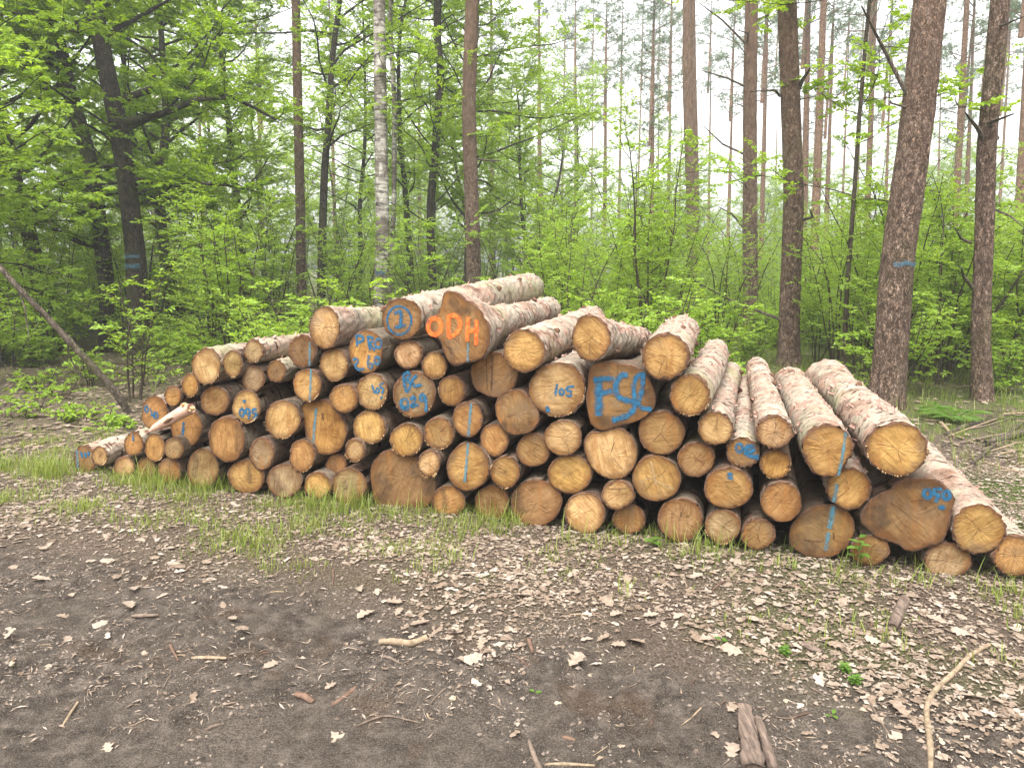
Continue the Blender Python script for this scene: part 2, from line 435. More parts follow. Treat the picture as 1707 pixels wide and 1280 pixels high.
def wood_face_mat():
    """sawn end grain: growth rings, saw marks, weathering; colour tint from the object"""
    m, t, b = new_mat('sawn_end_grain', 0.8, 0.15)
    oi = objrand(t)
    off = N(t, 'CombineXYZ')
    for k, q in enumerate((41, 13, 29)):
        t.links.new(mth(t, 'MULTIPLY', oi.outputs['Random'], q), off.inputs[k])
    c0 = N(t, 'TexCoord')
    add = N(t, 'VectorMath', operation='ADD')
    t.links.new(c0.outputs['Object'], add.inputs[0]); t.links.new(off.outputs[0], add.inputs[1])
    nz = noise(t, add.outputs[0], 7, 4, .6)
    sep = N(t, 'SeparateXYZ'); t.links.new(c0.outputs['Object'], sep.inputs[0])
    rx = mth(t, 'ADD', sep.outputs[0], mth(t, 'MULTIPLY', mth(t, 'SUBTRACT', oi.outputs['Random'], .5), .05))
    rad = mth(t, 'SQRT', mth(t, 'ADD', mth(t, 'POWER', rx, 2.0), mth(t, 'POWER', sep.outputs[2], 2.0)))
    rad = mth(t, 'ADD', rad, mth(t, 'MULTIPLY', nz, .03))
    ring = mth(t, 'SINE', mth(t, 'MULTIPLY', rad, 780))
    ringb = mth(t, 'SINE', mth(t, 'MULTIPLY', rad, 210))
    # saw marks: fine lines at an angle that differs from log to log
    rot = N(t, 'VectorRotate', rotation_type='Y_AXIS')
    t.links.new(c0.outputs['Object'], rot.inputs['Vector'])
    t.links.new(mth(t, 'MULTIPLY', oi.outputs['Random'], 9.0), rot.inputs['Angle'])
    sm = N(t, 'Mapping'); sm.inputs['Scale'].default_value = (9, 9, 150)
    t.links.new(rot.outputs[0], sm.inputs[0])
    saw = noise(t, sm.outputs[0], 1, 3, .6, .3)
    sm2 = N(t, 'Mapping'); sm2.inputs['Scale'].default_value = (3, 3, 22)
    t.links.new(rot.outputs[0], sm2.inputs[0])
    saw2 = noise(t, sm2.outputs[0], 1.4, 3, .6, .5)
    edge = N(t, 'Attribute', attribute_name='edge')
    tint = oi.outputs['Color']
    c = mix(t, 1.0, tint, ramp(t, nz, [(.3, (.60, .52, .43)), (.5, (1, 1, 1)), (.72, (1.25, 1.27, 1.3))]), 'MULTIPLY')
    c = mix(t, 1.0, c, ramp(t, mth(t, 'MULTIPLY_ADD', ring, .5, .5), [(0, (.92, .89, .85)), (.6, (1.02, 1.02, 1.02))]), 'MULTIPLY')
    c = mix(t, 1.0, c, ramp(t, mth(t, 'MULTIPLY_ADD', ringb, .5, .5), [(0, (.955, .94, .91)), (.7, (1.01, 1.01, 1.01))]), 'MULTIPLY')
    c = mix(t, 1.0, c, ramp(t, saw, [(.3, (.78, .74, .68)), (.5, (1, 1, 1)), (.7, (1.14, 1.15, 1.18))]), 'MULTIPLY')
    c = mix(t, 1.0, c, ramp(t, saw2, [(.32, (.76, .68, .58)), (.55, (1.06, 1.06, 1.06))]), 'MULTIPLY')
    # brown weathered rim and stains that run downwards
    stain = noise(t, add.outputs[0], 11, 5, .65, .4)
    e1 = mth(t, 'ADD', edge.outputs['Fac'], mth(t, 'MULTIPLY', mth(t, 'SUBTRACT', stain, .5), .55))
    c = mix(t, ramp(t, e1, [(.66, (0, 0, 0)), (.98, (.85, .85, .85))]), c, (.10, .042, .014))
    sv = N(t, 'Mapping'); sv.inputs['Scale'].default_value = (16, 16, 3)
    t.links.new(add.outputs[0], sv.inputs[0])
    run = noise(t, sv.outputs[0], 1, 4, .6)
    c = mix(t, ramp(t, run, [(.54, (0, 0, 0)), (.70, (.7, .7, .7))]), c, (.24, .105, .03))
    dirt = noise(t, add.outputs[0], 4, 5, .65)
    c = mix(t, ramp(t, dirt, [(.54, (0, 0, 0)), (.72, (.7, .7, .7))]), c, (.14, .10, .065))
    t.links.new(c, b.inputs['Base Color'])
    bump(t, b, mth(t, 'ADD', mth(t, 'MULTIPLY', saw, .8), mth(t, 'MULTIPLY', ring, .1)), .45, .003)
    return m
M['wood'] = wood_face_mat()

def paint_mat(name, c1, c2, thr=.55, amax=.93):
    m, t, b = new_mat(name, .55, .3)
    n = noise(t, coords(t, 'Object'), 40, 3, .6)
    t.links.new(ramp(t, n, [(.3, c1), (.7, c2)]), b.inputs['Base Color'])
    e = N(t, 'Attribute', attribute_name='edge')
    g = noise(t, coords(t, 'Object'), 130, 4, .7)
    a = mth(t, 'ADD', mth(t, 'SUBTRACT', 1.0, e.outputs['Fac']), mth(t, 'MULTIPLY', mth(t, 'SUBTRACT', g, .5), 1.2))
    lo = ramp(t, noise(t, coords(t, 'Object'), 22, 3, .6), [(.34, (.45, .45, .45)), (.55, (1, 1, 1))])
    al = mth(t, 'MULTIPLY', mth(t, 'MULTIPLY', mth(t, 'DIVIDE', a, thr, clamp=True), lo), amax)
    t.links.new(al, b.inputs['Alpha'])
    return m
M['paint_blue'] = paint_mat('blue_marking_paint', (.008, .068, .145), (.024, .135, .235), .8, .94)
M['paint_bluegrey'] = paint_mat('faded_blue_paint', (.05, .16, .21), (.10, .24, .29), 1.0, .75)
M['paint_tree'] = paint_mat('faded_tree_paint', (.04, .11, .16), (.09, .2, .27), 1.5)
M['paint_orange'] = paint_mat('orange_marking_paint', (.80, .10, .012), (.88, .20, .04), .6)
M['pale_crack'] = paint_mat('pale_split_wood', (.36, .24, .12), (.5, .36, .2), 1.5, .6)
M['stain'] = paint_mat('grey_brown_stain', (.05, .036, .026), (.10, .062, .035), 2.2, .75)
M['crack'] = paint_mat('wood_crack', (.05, .024, .012), (.14, .065, .03), 1.2, .8)
#==LOGS==
# ------------------------------------------------------------------ the log pile
TINT = {'p': (.355, .225, .104), 'o': (.295, .16, .058), 'b': (.205, .118, .051), 'g': (.25, .17, .09), 'y': (.315, .188, .068)}
def zz(ox, oy, pts):                                # zoomed-in reading -> photo pixels
    return [(ox + x / 4.2675, oy + y / 4.2675) for x, y in pts]
A_, B_, C_, D_, E_, F_, G_ = (100, 540), (380, 480), (620, 440), (860, 480), (1100, 520), (1307, 580), (560, 660)
H_, I_, J_, K_ = (280, 640), (860, 680), (1060, 700), (1307, 700)
def oval(cx, cy, rx, ry, n=18):
    return [(cx + rx * math.cos(2 * math.pi * k / n), cy + ry * math.sin(2 * math.pi * k / n)) for k in range(n + 1)]

OUTLINE = {
 58: zz(*C_, [(545,188),(590,195),(630,220),(680,260),(735,280),(765,310),(790,370),(825,410),(840,470),(842,530),(835,590),(810,640),(790,680),(740,690),(690,700),(640,715),(600,728),(560,715),(535,680),(515,630),(500,570),(480,540),(440,510),(405,480),(388,440),(395,400),(440,375),(470,340),(490,290),(500,245),(515,205)]),
 64: zz(*D_, [(520,560),(560,530),(640,518),(700,525),(740,540),(800,545),(860,565),(905,595),(940,640),(970,690),(990,760),(995,810),(980,860),(945,900),(890,935),(830,960),(760,975),(690,995),(630,1018),(580,1005),(545,980),(525,930),(510,860),(500,780),(510,700),(515,620)]),
 90: zz(*F_, [(545,1210),(560,1160),(600,1090),(660,1040),(740,1010),(800,965),(850,930),(920,922),(990,930),(1050,925),(1110,950),(1160,990),(1200,1040),(1222,1080),(1205,1130),(1190,1180),(1175,1270),(1165,1312),(1130,1370),(1080,1405),(1010,1415),(960,1440),(900,1452),(860,1440),(820,1400),(770,1380),(700,1370),(640,1330),(590,1280),(550,1250)]),
 38: zz(*H_, [(950,150),(985,125),(1050,120),(1120,110),(1170,130),(1200,190),(1240,240),(1270,290),(1280,340),(1260,400),(1235,450),(1190,490),(1130,507),(1070,500),(1020,470),(990,420),(980,350),(965,280),(950,210)]),
 47: zz(*G_, [(243,560),(250,500),(290,440),(340,395),(390,375),(440,390),(520,410),(600,470),(660,540),(705,600),(710,660),(690,740),(640,800),(560,830),(450,835),(350,825),(290,800),(270,740),(255,640)]),
 53: zz(*C_, [(875,1000),(890,955),(930,920),(1000,895),(1060,895),(1110,930),(1150,990),(1180,1040),(1192,1090),(1175,1150),(1130,1195),(1060,1215),(1000,1215),(950,1190),(910,1140),(885,1080)]),
 88: zz(*J_, [(1090,860),(1095,790),(1130,720),(1180,665),(1250,620),(1330,602),(1400,598),(1460,615),(1520,660),(1555,720),(1560,790),(1530,860),(1490,910),(1430,960),(1340,980),(1240,975),(1150,940),(1105,900)]),
 73: zz(*E_, [(1010,960),(1030,880),(1085,820),(1160,795),(1230,800),(1300,830),(1350,880),(1385,950),(1375,1000),(1340,1050),(1300,1110),(1270,1165),(1200,1175),(1120,1160),(1070,1120),(1025,1040)]),
 78: zz(*I_, [(482,260),(500,200),(540,165),(590,170),(640,160),(700,140),(760,145),(810,180),(850,250),(868,320),(855,390),(820,450),(770,490),(700,505),(630,495),(570,460),(520,400),(495,330)]),
}
# (paint, width in zoomed pixels, points)
def ST(paint, o, w, *lines): return [(paint, w / 4.2675, zz(*o, l)) for l in lines]
BL, BG, OR, CR = 'paint_blue', 'paint_bluegrey', 'paint_orange', 'crack'
STROKES = {
 58: ST('stain', C_, 60, [(560,260),(620,330),(700,330)]) + ST('stain', C_, 46, [(530,560),(560,620),(580,680)]) + ST(OR, C_, 27, oval(447,445,46,58)) + ST(OR, C_, 25, [(545,372),(546,450),(548,520)], [(545,372),(595,368),(628,410),(622,460),(592,500),(548,522)])
     + ST(OR, C_, 23, [(685,380),(681,460),(680,545)], [(746,400),(745,490),(741,575)], [(685,482),(715,475),(745,465)])
     + ST(BG, C_, 15, [(685,562),(684,630),(683,695)]) + ST(CR, C_, 12, [(575,530),(600,540),(608,556)], [(512,548),(535,590),(560,600),(565,640)]),
 30: ST(BL, C_, 15, oval(195,402,86,100)) + ST(BL, C_, 22, [(160,352),(205,338),(207,390),(205,440)], [(162,452),(200,444),(240,436)]),
 29: ST(BL, B_, 17, [(915,335),(918,375),(920,415)], [(915,337),(955,345),(962,372),(925,390)], [(995,345),(1003,395),(1012,440)], [(995,347),(1028,352),(1026,380),(1004,390)], [(1004,392),(1026,416),(1046,442)], oval(1070,395,22,30),
        [(893,512),(915,500),(926,525),(905,552),(930,580),(950,574)], [(1005,480),(998,520),(1002,560),(1020,568),(1030,545),(1008,535)], oval(1062,515,17,25)) + ST(BL, B_, 22, [(962,572),(970,578)]),
 34: ST(BL, B_, 14, [(1025,690),(1035,720),(1045,750)], oval(1065,730,11,16), [(1108,675),(1085,686),(1086,705),(1106,716),(1097,752)]) + ST(BL, B_, 22, [(1088,778),(1096,782)]),
 35: ST(BL, B_, 20, [(1248,635),(1258,690),(1272,742)], [(1246,622),(1282,600),(1292,628),(1262,652),(1302,682),(1274,742)], [(1342,622),(1310,660),(1332,696),(1378,686)], oval(1256,820,26,32),
        [(1300,792),(1325,775),(1332,805),(1303,842),(1358,830)], oval(1385,780,16,22), [(1404,768),(1412,820),(1410,880)]) + ST(BL, B_, 34, [(1235,850),(1285,856)]) + ST(CR, B_, 10, [(1310,738),(1335,752)]),
 26: ST(BG, B_, 15, [(583,388),(582,470),(580,552)]),
 27: ST(BG, B_, 17, [(592,578),(588,690),(583,798)]),
 38: ST(BG, B_, 20, [(628,855),(615,1000),(605,1150)]) + ST(CR, B_, 22, [(672,890),(674,935)]),
 8: ST(BL, B_, 17, oval(100,885,15,25), oval(142,878,14,18), [(156,885),(150,932)], [(206,860),(180,866),(180,890),(206,896),(184,930)]) + ST(BL, B_, 24, [(117,798),(119,812)]),
 61: ST(BL, C_, 15, [(1318,855),(1312,890),(1305,932)], oval(1350,910,15,20), [(1436,870),(1392,876),(1390,900),(1417,906),(1410,940),(1383,934)]) + ST(BL, C_, 24, [(1248,1015),(1256,1050)]),
 64: ST('stain', D_, 90, [(600,940),(680,950),(780,930)]) + ST('stain', D_, 60, [(930,720),(950,800),(930,870)]) + ST(BL, D_, 50, [(588,648),(590,770),(590,900)]) + ST(BL, D_, 32, [(556,652),(620,646),(692,644)], [(600,757),(640,742),(684,730)])
     + ST(BL, D_, 34, [(790,618),(745,625),(715,680),(715,750),(760,790),(828,808),(846,842),(800,900),(690,940)]) + ST(BL, D_, 28, [(908,608),(862,630),(840,700),(850,790),(892,850),(962,862)], [(908,608),(897,720),(872,826)])
     + ST(CR, D_, 9, [(728,530),(722,600),(720,660)]),
 71: ST(BL, E_, 17, oval(565,965,22,30)) + ST(BL, E_, 28, [(614,958),(612,1012)], [(612,960),(652,955),(662,985),(622,1002),(652,1025),(702,1030)]),
 84: ST(BL, J_, 30, [(670,376),(669,418)]) + ST(CR, J_, 9, [(630,438),(665,440),(700,432)]),
 73: ST(BG, E_, 17, [(1320,860),(1302,1000),(1270,1160)]) + ST(CR, E_, 7, [(1195,985),(1230,970)]),
 75: ST(BG, F_, 26, [(375,968),(366,1030),(355,1092)]),
 88: ST('stain', K_, 70, [(130,700),(230,660),(330,650)]) + ST('stain', K_, 80, [(80,820),(120,880),(220,930)]) + ST(BG, K_, 28, [(352,614),(338,700),(322,768)]) + ST(BG, K_, 22, [(316,800),(295,925)]) + ST(CR, K_, 16, [(140,850),(220,862),(280,858)], [(352,800),(356,850)]),
 90: ST('stain', F_, 130, [(620,1120),(620,1200),(680,1270)]) + ST('stain', F_, 90, [(700,1060),(690,1160),(720,1250)]) + ST('stain', F_, 60, [(860,970),(1000,975),(1120,1000)]) + ST(BL, F_, 20, oval(1020,1035,26,30), [(1122,1000),(1072,1006),(1068,1036),(1096,1046),(1078,1092)], oval(1155,1045,24,30)) + ST(BL, F_, 34, [(1119,1122),(1121,1142)])
     + ST(CR, F_, 9, [(900,1090),(980,1080),(1060,1105)]),
 52: ST(BG, G_, 20, [(962,54),(952,170),(942,284)]),
 49: ST(BG, G_, 19, [(940,338),(930,470),(915,610)]),
 11: ST(BL, A_, 17, [(880,700),(876,760),(868,830)]),
 13: ST(BL, A_, 15, [(522,787),(522,830)]),
 6: ST(BL, A_, 12, oval(617,605,11,22), [(640,605),(652,620)], [(655,620),(654,650),(674,645)], [(673,622),(673,672)], oval(686,650,11,20)),
 16: ST(BG, A_, 18, [(122,895),(128,1035)]) + ST(BL, A_, 18, [(150,910),(160,950)], [(180,915),(186,945)], [(205,905),(210,940)]),
 12: ST('stain', A_, 55, [(1262,720),(1268,800),(1262,900)]), 21: ST('stain', A_, 40, [(960,930),(965,1000),(955,1080)]), 22: ST('stain', A_, 34, [(1345,990),(1350,1050),(1352,1130)]),
 55: ST('stain', G_, 36, [(760,660),(775,740),(770,800)]), 47: ST('stain', G_, 90, [(300,560),(360,640),(340,740)]) + ST('stain', G_, 70, [(560,520),(640,600),(650,700)]),
 44: ST('stain', H_, 60, [(760,640),(770,700),(800,760)]), 53: ST('stain', C_, 80, [(930,1150),(1030,1180),(1130,1140)]), 57: ST('stain', G_, 70, [(1300,650),(1290,740),(1330,830)]), 46: ST('stain', G_, 36, [(60,600),(70,660)]),
 59: ST(CR, C_, 22, [(858,650),(856,760),(850,900)]) + ST(CR, C_, 12, [(815,660),(820,900)]),
 76: ST(CR, F_, 9, [(770,690),(775,705)]),
 62: ST(CR, C_, 10, [(1485,585),(1440,620)]),
 80: ST('pale_crack', I_, 16, [(880,525),(960,495),(990,500)], [(985,480),(1000,550)], [(960,380),(985,490)], [(1000,520),(1130,580)]),
 54: ST(CR, G_, 7, [(1380,325),(1430,345),(1470,360)]), 79: ST(CR, I_, 9, [(650,570),(690,575),(780,570)]),
 83: ST(CR, J_, 14, [(322,655),(318,690)], [(360,680),(378,692)]),
}
# id, centre x, centre y, half width, half height (photo pixels), tint, stands proud (m), label
LOGS = [
 (1,344,610,25,30.5,'p',.04,'pale log with ragged lower edge, first of the upper left step of the pile'),
 (2,388,606,16.5,23,'g',.07,'small log with a splintered tip under it beside the ragged pale log'),
 (3,423,585,16.5,20,'g',.05,'small grey-tan log with partly peeled pink bark on the left crest of the pile'),
 (4,317,642,15,20.5,'o',.03,'small upright-oval orange log on the left slope below the ragged pale log'),
 (5,288,660,14,18,'y',.05,'smallest log on the left slope, above the log marked 040'),
 (6,257.5,688,22,29,'o',.02,'orange log with blue figures 040 at the left end of the pile'),
 (7,358,668,24,25.5,'b',.0,'brown-faced log left of the log marked 095'),
 (8,410.5,678,24,29,'p',.03,'log with blue figures 095 and a blue dot above them'),
 (9,422,631,19,23.5,'g',.02,'tan log under the partly peeled small log on the left crest'),
 (10,461,618.5,16.5,19,'b',.0,'small brown log set back between two larger logs on the left crest'),
 (11,311,713,26,32,'o',.0,'orange log with a blue line, half covered by the broken pink branch'),
 (12,378,731.5,30.5,39,'o',.05,'large tall-oval log with a brown streak beside the log under the broken branch'),
 (13,223,740,16.5,20.5,'o',.04,'small orange log with a short blue dash near the left tip of the pile'),
 (14,258,746,17.5,24,'o',.03,'small tan log touching the lower tip of the broken pink branch'),
 (15,290,747,17,19.5,'g',.06,'small log with a nicked right edge below the broken pink branch'),
 (16,141,766,19,24.5,'b',.0,'outermost left log with blue smeared figures and a blue line'),
 (17,166,760,13.5,17,'p',.07,'smallest pale log leaning against the outermost left log'),
 (18,207,779,18,19,'p',.02,'small pale bottom log just right of the outermost left logs'),
 (19,243,781,18,19,'b',.0,'small brownish bottom log under the log that touches the broken branch tip'),
 (20,282,785,20.5,22,'o',.03,'small golden bottom log below the log with the nicked edge'),
 (21,338,781,27,33,'g',.03,'tall pale bottom log behind grass, below the brown-streaked log'),
 (22,410.5,794,31,29,'y',.02,'bottom log with coarse crosswise saw lines and orange streaks'),
 (23,436.5,756,21.5,27.5,'g',.03,'tan log with rough bark resting on two bottom logs, right of the brown-streaked log'),
 (24,471,699,30,32.5,'p',.04,'pale log with bristly sawn rim right of the log marked 095'),
 (25,541,546,26,35,'p',.06,'pale pinkish-barked log on the crest left of the log marked 1'),
 (26,504,585,24,27.5,'b',.03,'brown crest log with a grey-blue line, above the round log with a grey-blue line'),
 (27,512,642,24,27.5,'y',.04,'round log with a grey-blue line standing on the pear-shaped log'),
 (28,557,608,24,27.5,'p',.02,'pale log with clear rings left of the log marked PRO 2.60'),
 (29,610,586,29,36,'o',.03,'log with blue letters PRO above 2.60'),
 (30,670,531,33.5,35,'b',.06,'crest log with a blue figure 1 inside a blue circle'),
 (31,681,591,24,24.5,'p',.03,'pale log directly below the log with the circled 1'),
 (32,724,609.5,21.5,23,'y',.04,'small golden log tucked under the left side of the log marked ODH'),
 (33,573,664,24,25,'o',.05,'small orange log with clear rings left of the pale log marked 105'),
 (34,620,653,27,30.5,'p',.04,'smaller pale log with blue figures 105 below the log marked PRO 2.60'),
 (35,690.5,657,35,40,'g',.03,'log with blue letters and the figures 029'),
 (36,753,651,23,26,'o',.03,'reddish-brown log right of the log marked 029'),
 (37,616,712,28,28.5,'y',.03,'golden log with bristly lower edge below the smaller log marked 105'),
 (38,545,714,36,46,'o',-.01,'pear-shaped butt log with a grey-blue line'),
 (39,677.5,733,28,28.5,'y',.04,'golden log with a greenish heart below the log marked 029'),
 (40,731.5,722,26,27.5,'y',.03,'golden log with a crack across it, below the reddish-brown log'),
 (41,591.5,750.5,17,20,'p',.06,'small pale log poking out under the golden log with the bristly edge'),
 (42,504,759.5,22,28,'o',.03,'orange log under the left side of the pear-shaped butt log'),
 (43,560.5,773.5,17.5,17.5,'b',-.05,'small dull log set back under the pear-shaped butt log'),
 (44,474.5,801,29.5,29,'g',.03,'grey-tan bottom log with a pale wedge, below the orange log beside the pear-shaped butt'),
 (45,529.5,809,24,23,'y',.04,'small golden bottom log left of the pale grassy bottom log beside the widest butt'),
 (46,582,810,28.5,31,'g',.03,'pale bottom log standing in grass left of the widest butt log'),
 (47,671,798,55,50,'b',.0,'widest root-flared butt log in the bottom row behind tall grass'),
 (48,715,772.5,19,23,'p',.08,'small pale log with torn lower edge in front of the widest butt log'),
 (49,780,778,35,41.5,'y',.05,'big round golden log with a long grey-blue line'),
 (50,842,786.5,25.5,27,'y',.05,'small bright log with a rough face right of the big golden log with the line'),
 (51,824,733,24,28,'o',.02,'tan log between the lined log and the five-sided log, above the bright rough log'),
 (52,779.5,698.5,26,30,'o',.04,'log with a grey-blue line standing on the big golden lined log'),
 (53,861.5,690,38,35,'b',.05,'five-sided brown log below the log with the brown double crack'),
 (54,889,750,28,29,'b',.02,'brown log with a fine crack, below the five-sided log'),
 (55,747.5,836,28,27,'o',.03,'orange-streaked bottom log under the big golden lined log'),
 (56,820,838,29.5,29,'b',.0,'dull bottom log under the bright rough-faced log'),
 (57,894,838,43,40,'b',.02,'large domed bottom log overgrown by grass, below the brown log with the fine crack'),
 (58,767,548,50,60,'b',.12,'crest butt log with a lobed outline and orange letters ODH'),
 (59,824,624,39,39,'b',.0,'brown log with a vertical double crack below the log marked ODH'),
 (60,873.5,585,35,36.5,'y',.10,'golden crest log right of the log marked ODH'),
 (61,929,649,47,46.5,'p',.05,'larger pale log with blue figures 105 beside the log marked FSC'),
 (62,985.5,563,33,38.5,'y',.12,'crest log with a short brown crack above the log marked FSC'),
 (64,1035,660,58,58,'b',.06,'squarish butt log with big blue letters FSC'),
 (65,1109.5,594,40,40,'y',.12,'crest log with slanting saw marks above the right shoulder of the FSC log'),
 (66,1150.5,658.5,35,35,'y',.10,'round yellow log on the right slope below the log with slanting saw marks'),
 (67,1193,714,29.5,29,'p',.08,'round tan log on the right slope, left of the small log marked 0R'),
 (68,1102.5,721,38.5,37.5,'b',.04,'round log with an orange heart below the right side of the FSC log'),
 (69,938.5,729.5,31.5,31,'p',.06,'pale log with peeling bark collar below the larger log marked 105'),
 (70,1160.5,765.5,32,29.5,'b',.03,'brown log with upright saw marks under the round tan slope log'),
 (71,1238,754,28,25.5,'o',.05,'small log with thick blue marks 0R on the right slope'),
 (72,1291,720,31.5,28.5,'p',.10,'slope log with cracked pale bark right of the small log marked 0R'),
 (73,1380.5,751,44,44,'y',.12,'large slope log with a thin grey-blue line and pointed lower corner'),
 (74,1292.5,773.5,27.5,25,'o',.03,'small orange log directly under the slope log with cracked bark'),
 (75,1415,814,37,35.5,'y',.04,'log with a grey-blue line and a loose splinter under the large lined slope log'),
 (76,1495.5,748,52,46,'y',.14,'largest round slope log with shredded brown bark at the right of the pile'),
 (77,950,790,37,34,'y',.03,'golden log between the pale collared log and the bottom row'),
 (78,1018,756,45,43.5,'p',.05,'large pale log with a notched top below the log marked FSC'),
 (79,1030,824.5,27.5,26,'p',.05,'small pale log with a broken crack line under the notched pale log'),
 (80,1094,797,41,39,'y',.04,'golden log with a pale star-shaped crack'),
 (81,975,855,34.5,35,'p',.05,'pale bottom log with a loose bark strip along its top edge'),
 (82,1048.5,865,27.5,26,'b',.0,'small brown bottom log hidden by grass, under the log with the broken crack line'),
 (83,1134,866,38.5,37,'b',.03,'bottom log with an orange heart and two dark knots'),
 (84,1214,813,40.5,36.5,'y',.05,'golden log with a single blue dot'),
 (85,1205,877,30,30,'g',.04,'small greyish bottom log under the log with the blue dot'),
 (86,1264,890,29.5,27,'b',.03,'small brown bottom log between the greyish one and the wide split butt'),
 (87,1302.5,836.5,35,33.5,'o',.06,'orange log with peeling bark collar, under the small orange log'),
 (88,1370,885,55,44,'b',.0,'wide bottom butt log with a blue-grey line and dark scars'),
 (89,1450,917,33,26,'b',.04,'small brown bottom log behind the green seedling'),
 (90,1514,858,78,60,'b',.05,'huge flared butt log with blue figures 050'),
 (91,1580,934.5,41,30,'g',.03,'broad pale bottom log under the butt marked 050'),
 (92,1631.5,881.5,46,41,'y',.06,'round golden log right of the butt marked 050'),
 (93,1692,926,38,35,'o',.05,'outermost right bottom log with smooth pink bark'),
]
FLARE = {58: .60, 64: .72, 90: .66, 38: .72, 47: .70, 88: .72}
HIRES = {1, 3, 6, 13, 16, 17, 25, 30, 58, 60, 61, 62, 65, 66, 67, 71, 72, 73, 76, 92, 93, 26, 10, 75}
# where the far end of a log shows in the photo (pixel of its centre)
REAR = {58: (915, 515), 30: (884, 478), 60: (988, 532), 62: (1068, 572), 65: (1137, 552), 66: (1194, 586), 67: (1218, 620), 72: (1262, 612), 73: (1316, 636), 76: (1378, 632)}
REARLEN = {62: 1.5, 65: 1.7}
AXES = {}
def smooth01(t):
    t = np.clip(t, 0, 1); return t * t * (3 - 2 * t)

def ribbon(pts, w, y, n_per=.012):
    """flat painted stroke in the plane of the cut: points (x,z), width, distance in front"""
    P = np.array(pts, float)
    closed = len(P) > 3 and np.linalg.norm(P[0] - P[-1]) < 1e-6
    if len(P) > 2:                                   # smooth the polyline (Catmull-Rom)
        Q = [P[-2] if closed else 2 * P[0] - P[1]] + list(P) + [P[1] if closed else 2 * P[-1] - P[-2]]
        out = []
        for i in range(1, len(Q) - 2):
            for s in np.linspace(0, 1, 5, endpoint=False):
                a, b, c, d = Q[i - 1], Q[i], Q[i + 1], Q[i + 2]
                out.append(.5 * (2 * b + (c - a) * s + (2 * a - 5 * b + 4 * c - d) * s * s + (3 * b - a - 3 * c + d) * s ** 3))
        out.append(P[-1]); P = np.array(out)
    else:
        P = np.linspace(P[0], P[1], 6)
    T = np.gradient(P, axis=0)
    if closed: T[0] = T[-1] = P[1] - P[-2]
    T = unit(T)
    Nn = np.stack([-T[:, 1], T[:, 0]], 1)
    if not closed:                                   # round the ends a little
        P = np.concatenate([[P[0] - T[0] * w * .3], P, [P[-1] + T[-1] * w * .3]])
        Nn = np.concatenate([Nn[:1], Nn, Nn[-1:]])
        e = np.ones(len(P)); e[0] = e[-1] = 0
    else:
        e = np.ones(len(P))
    ww = w * .62 * (1 + .12 * np.sin(np.arange(len(P)) * 1.7 + w * 900))
    V, ed = [], []
    for k, o in enumerate((-1.25, -.38, .38, 1.25)):
        q = P + Nn * (o * ww)[:, None] * (.35 + .65 * e)[:, None]
        V.append(np.stack([q[:, 0], np.full(len(P), y), q[:, 1]], 1))
        ed.append(np.where(e > 0, 1.0 if k in (0, 3) else 0.0, 1.0))
    m = len(P); F = []
    for k in range(3):
        for i in range(m - 1):
            F.append((k * m + i, k * m + i + 1, (k + 1) * m + i + 1, (k + 1) * m + i))
    return np.concatenate(V), F, np.concatenate(ed)

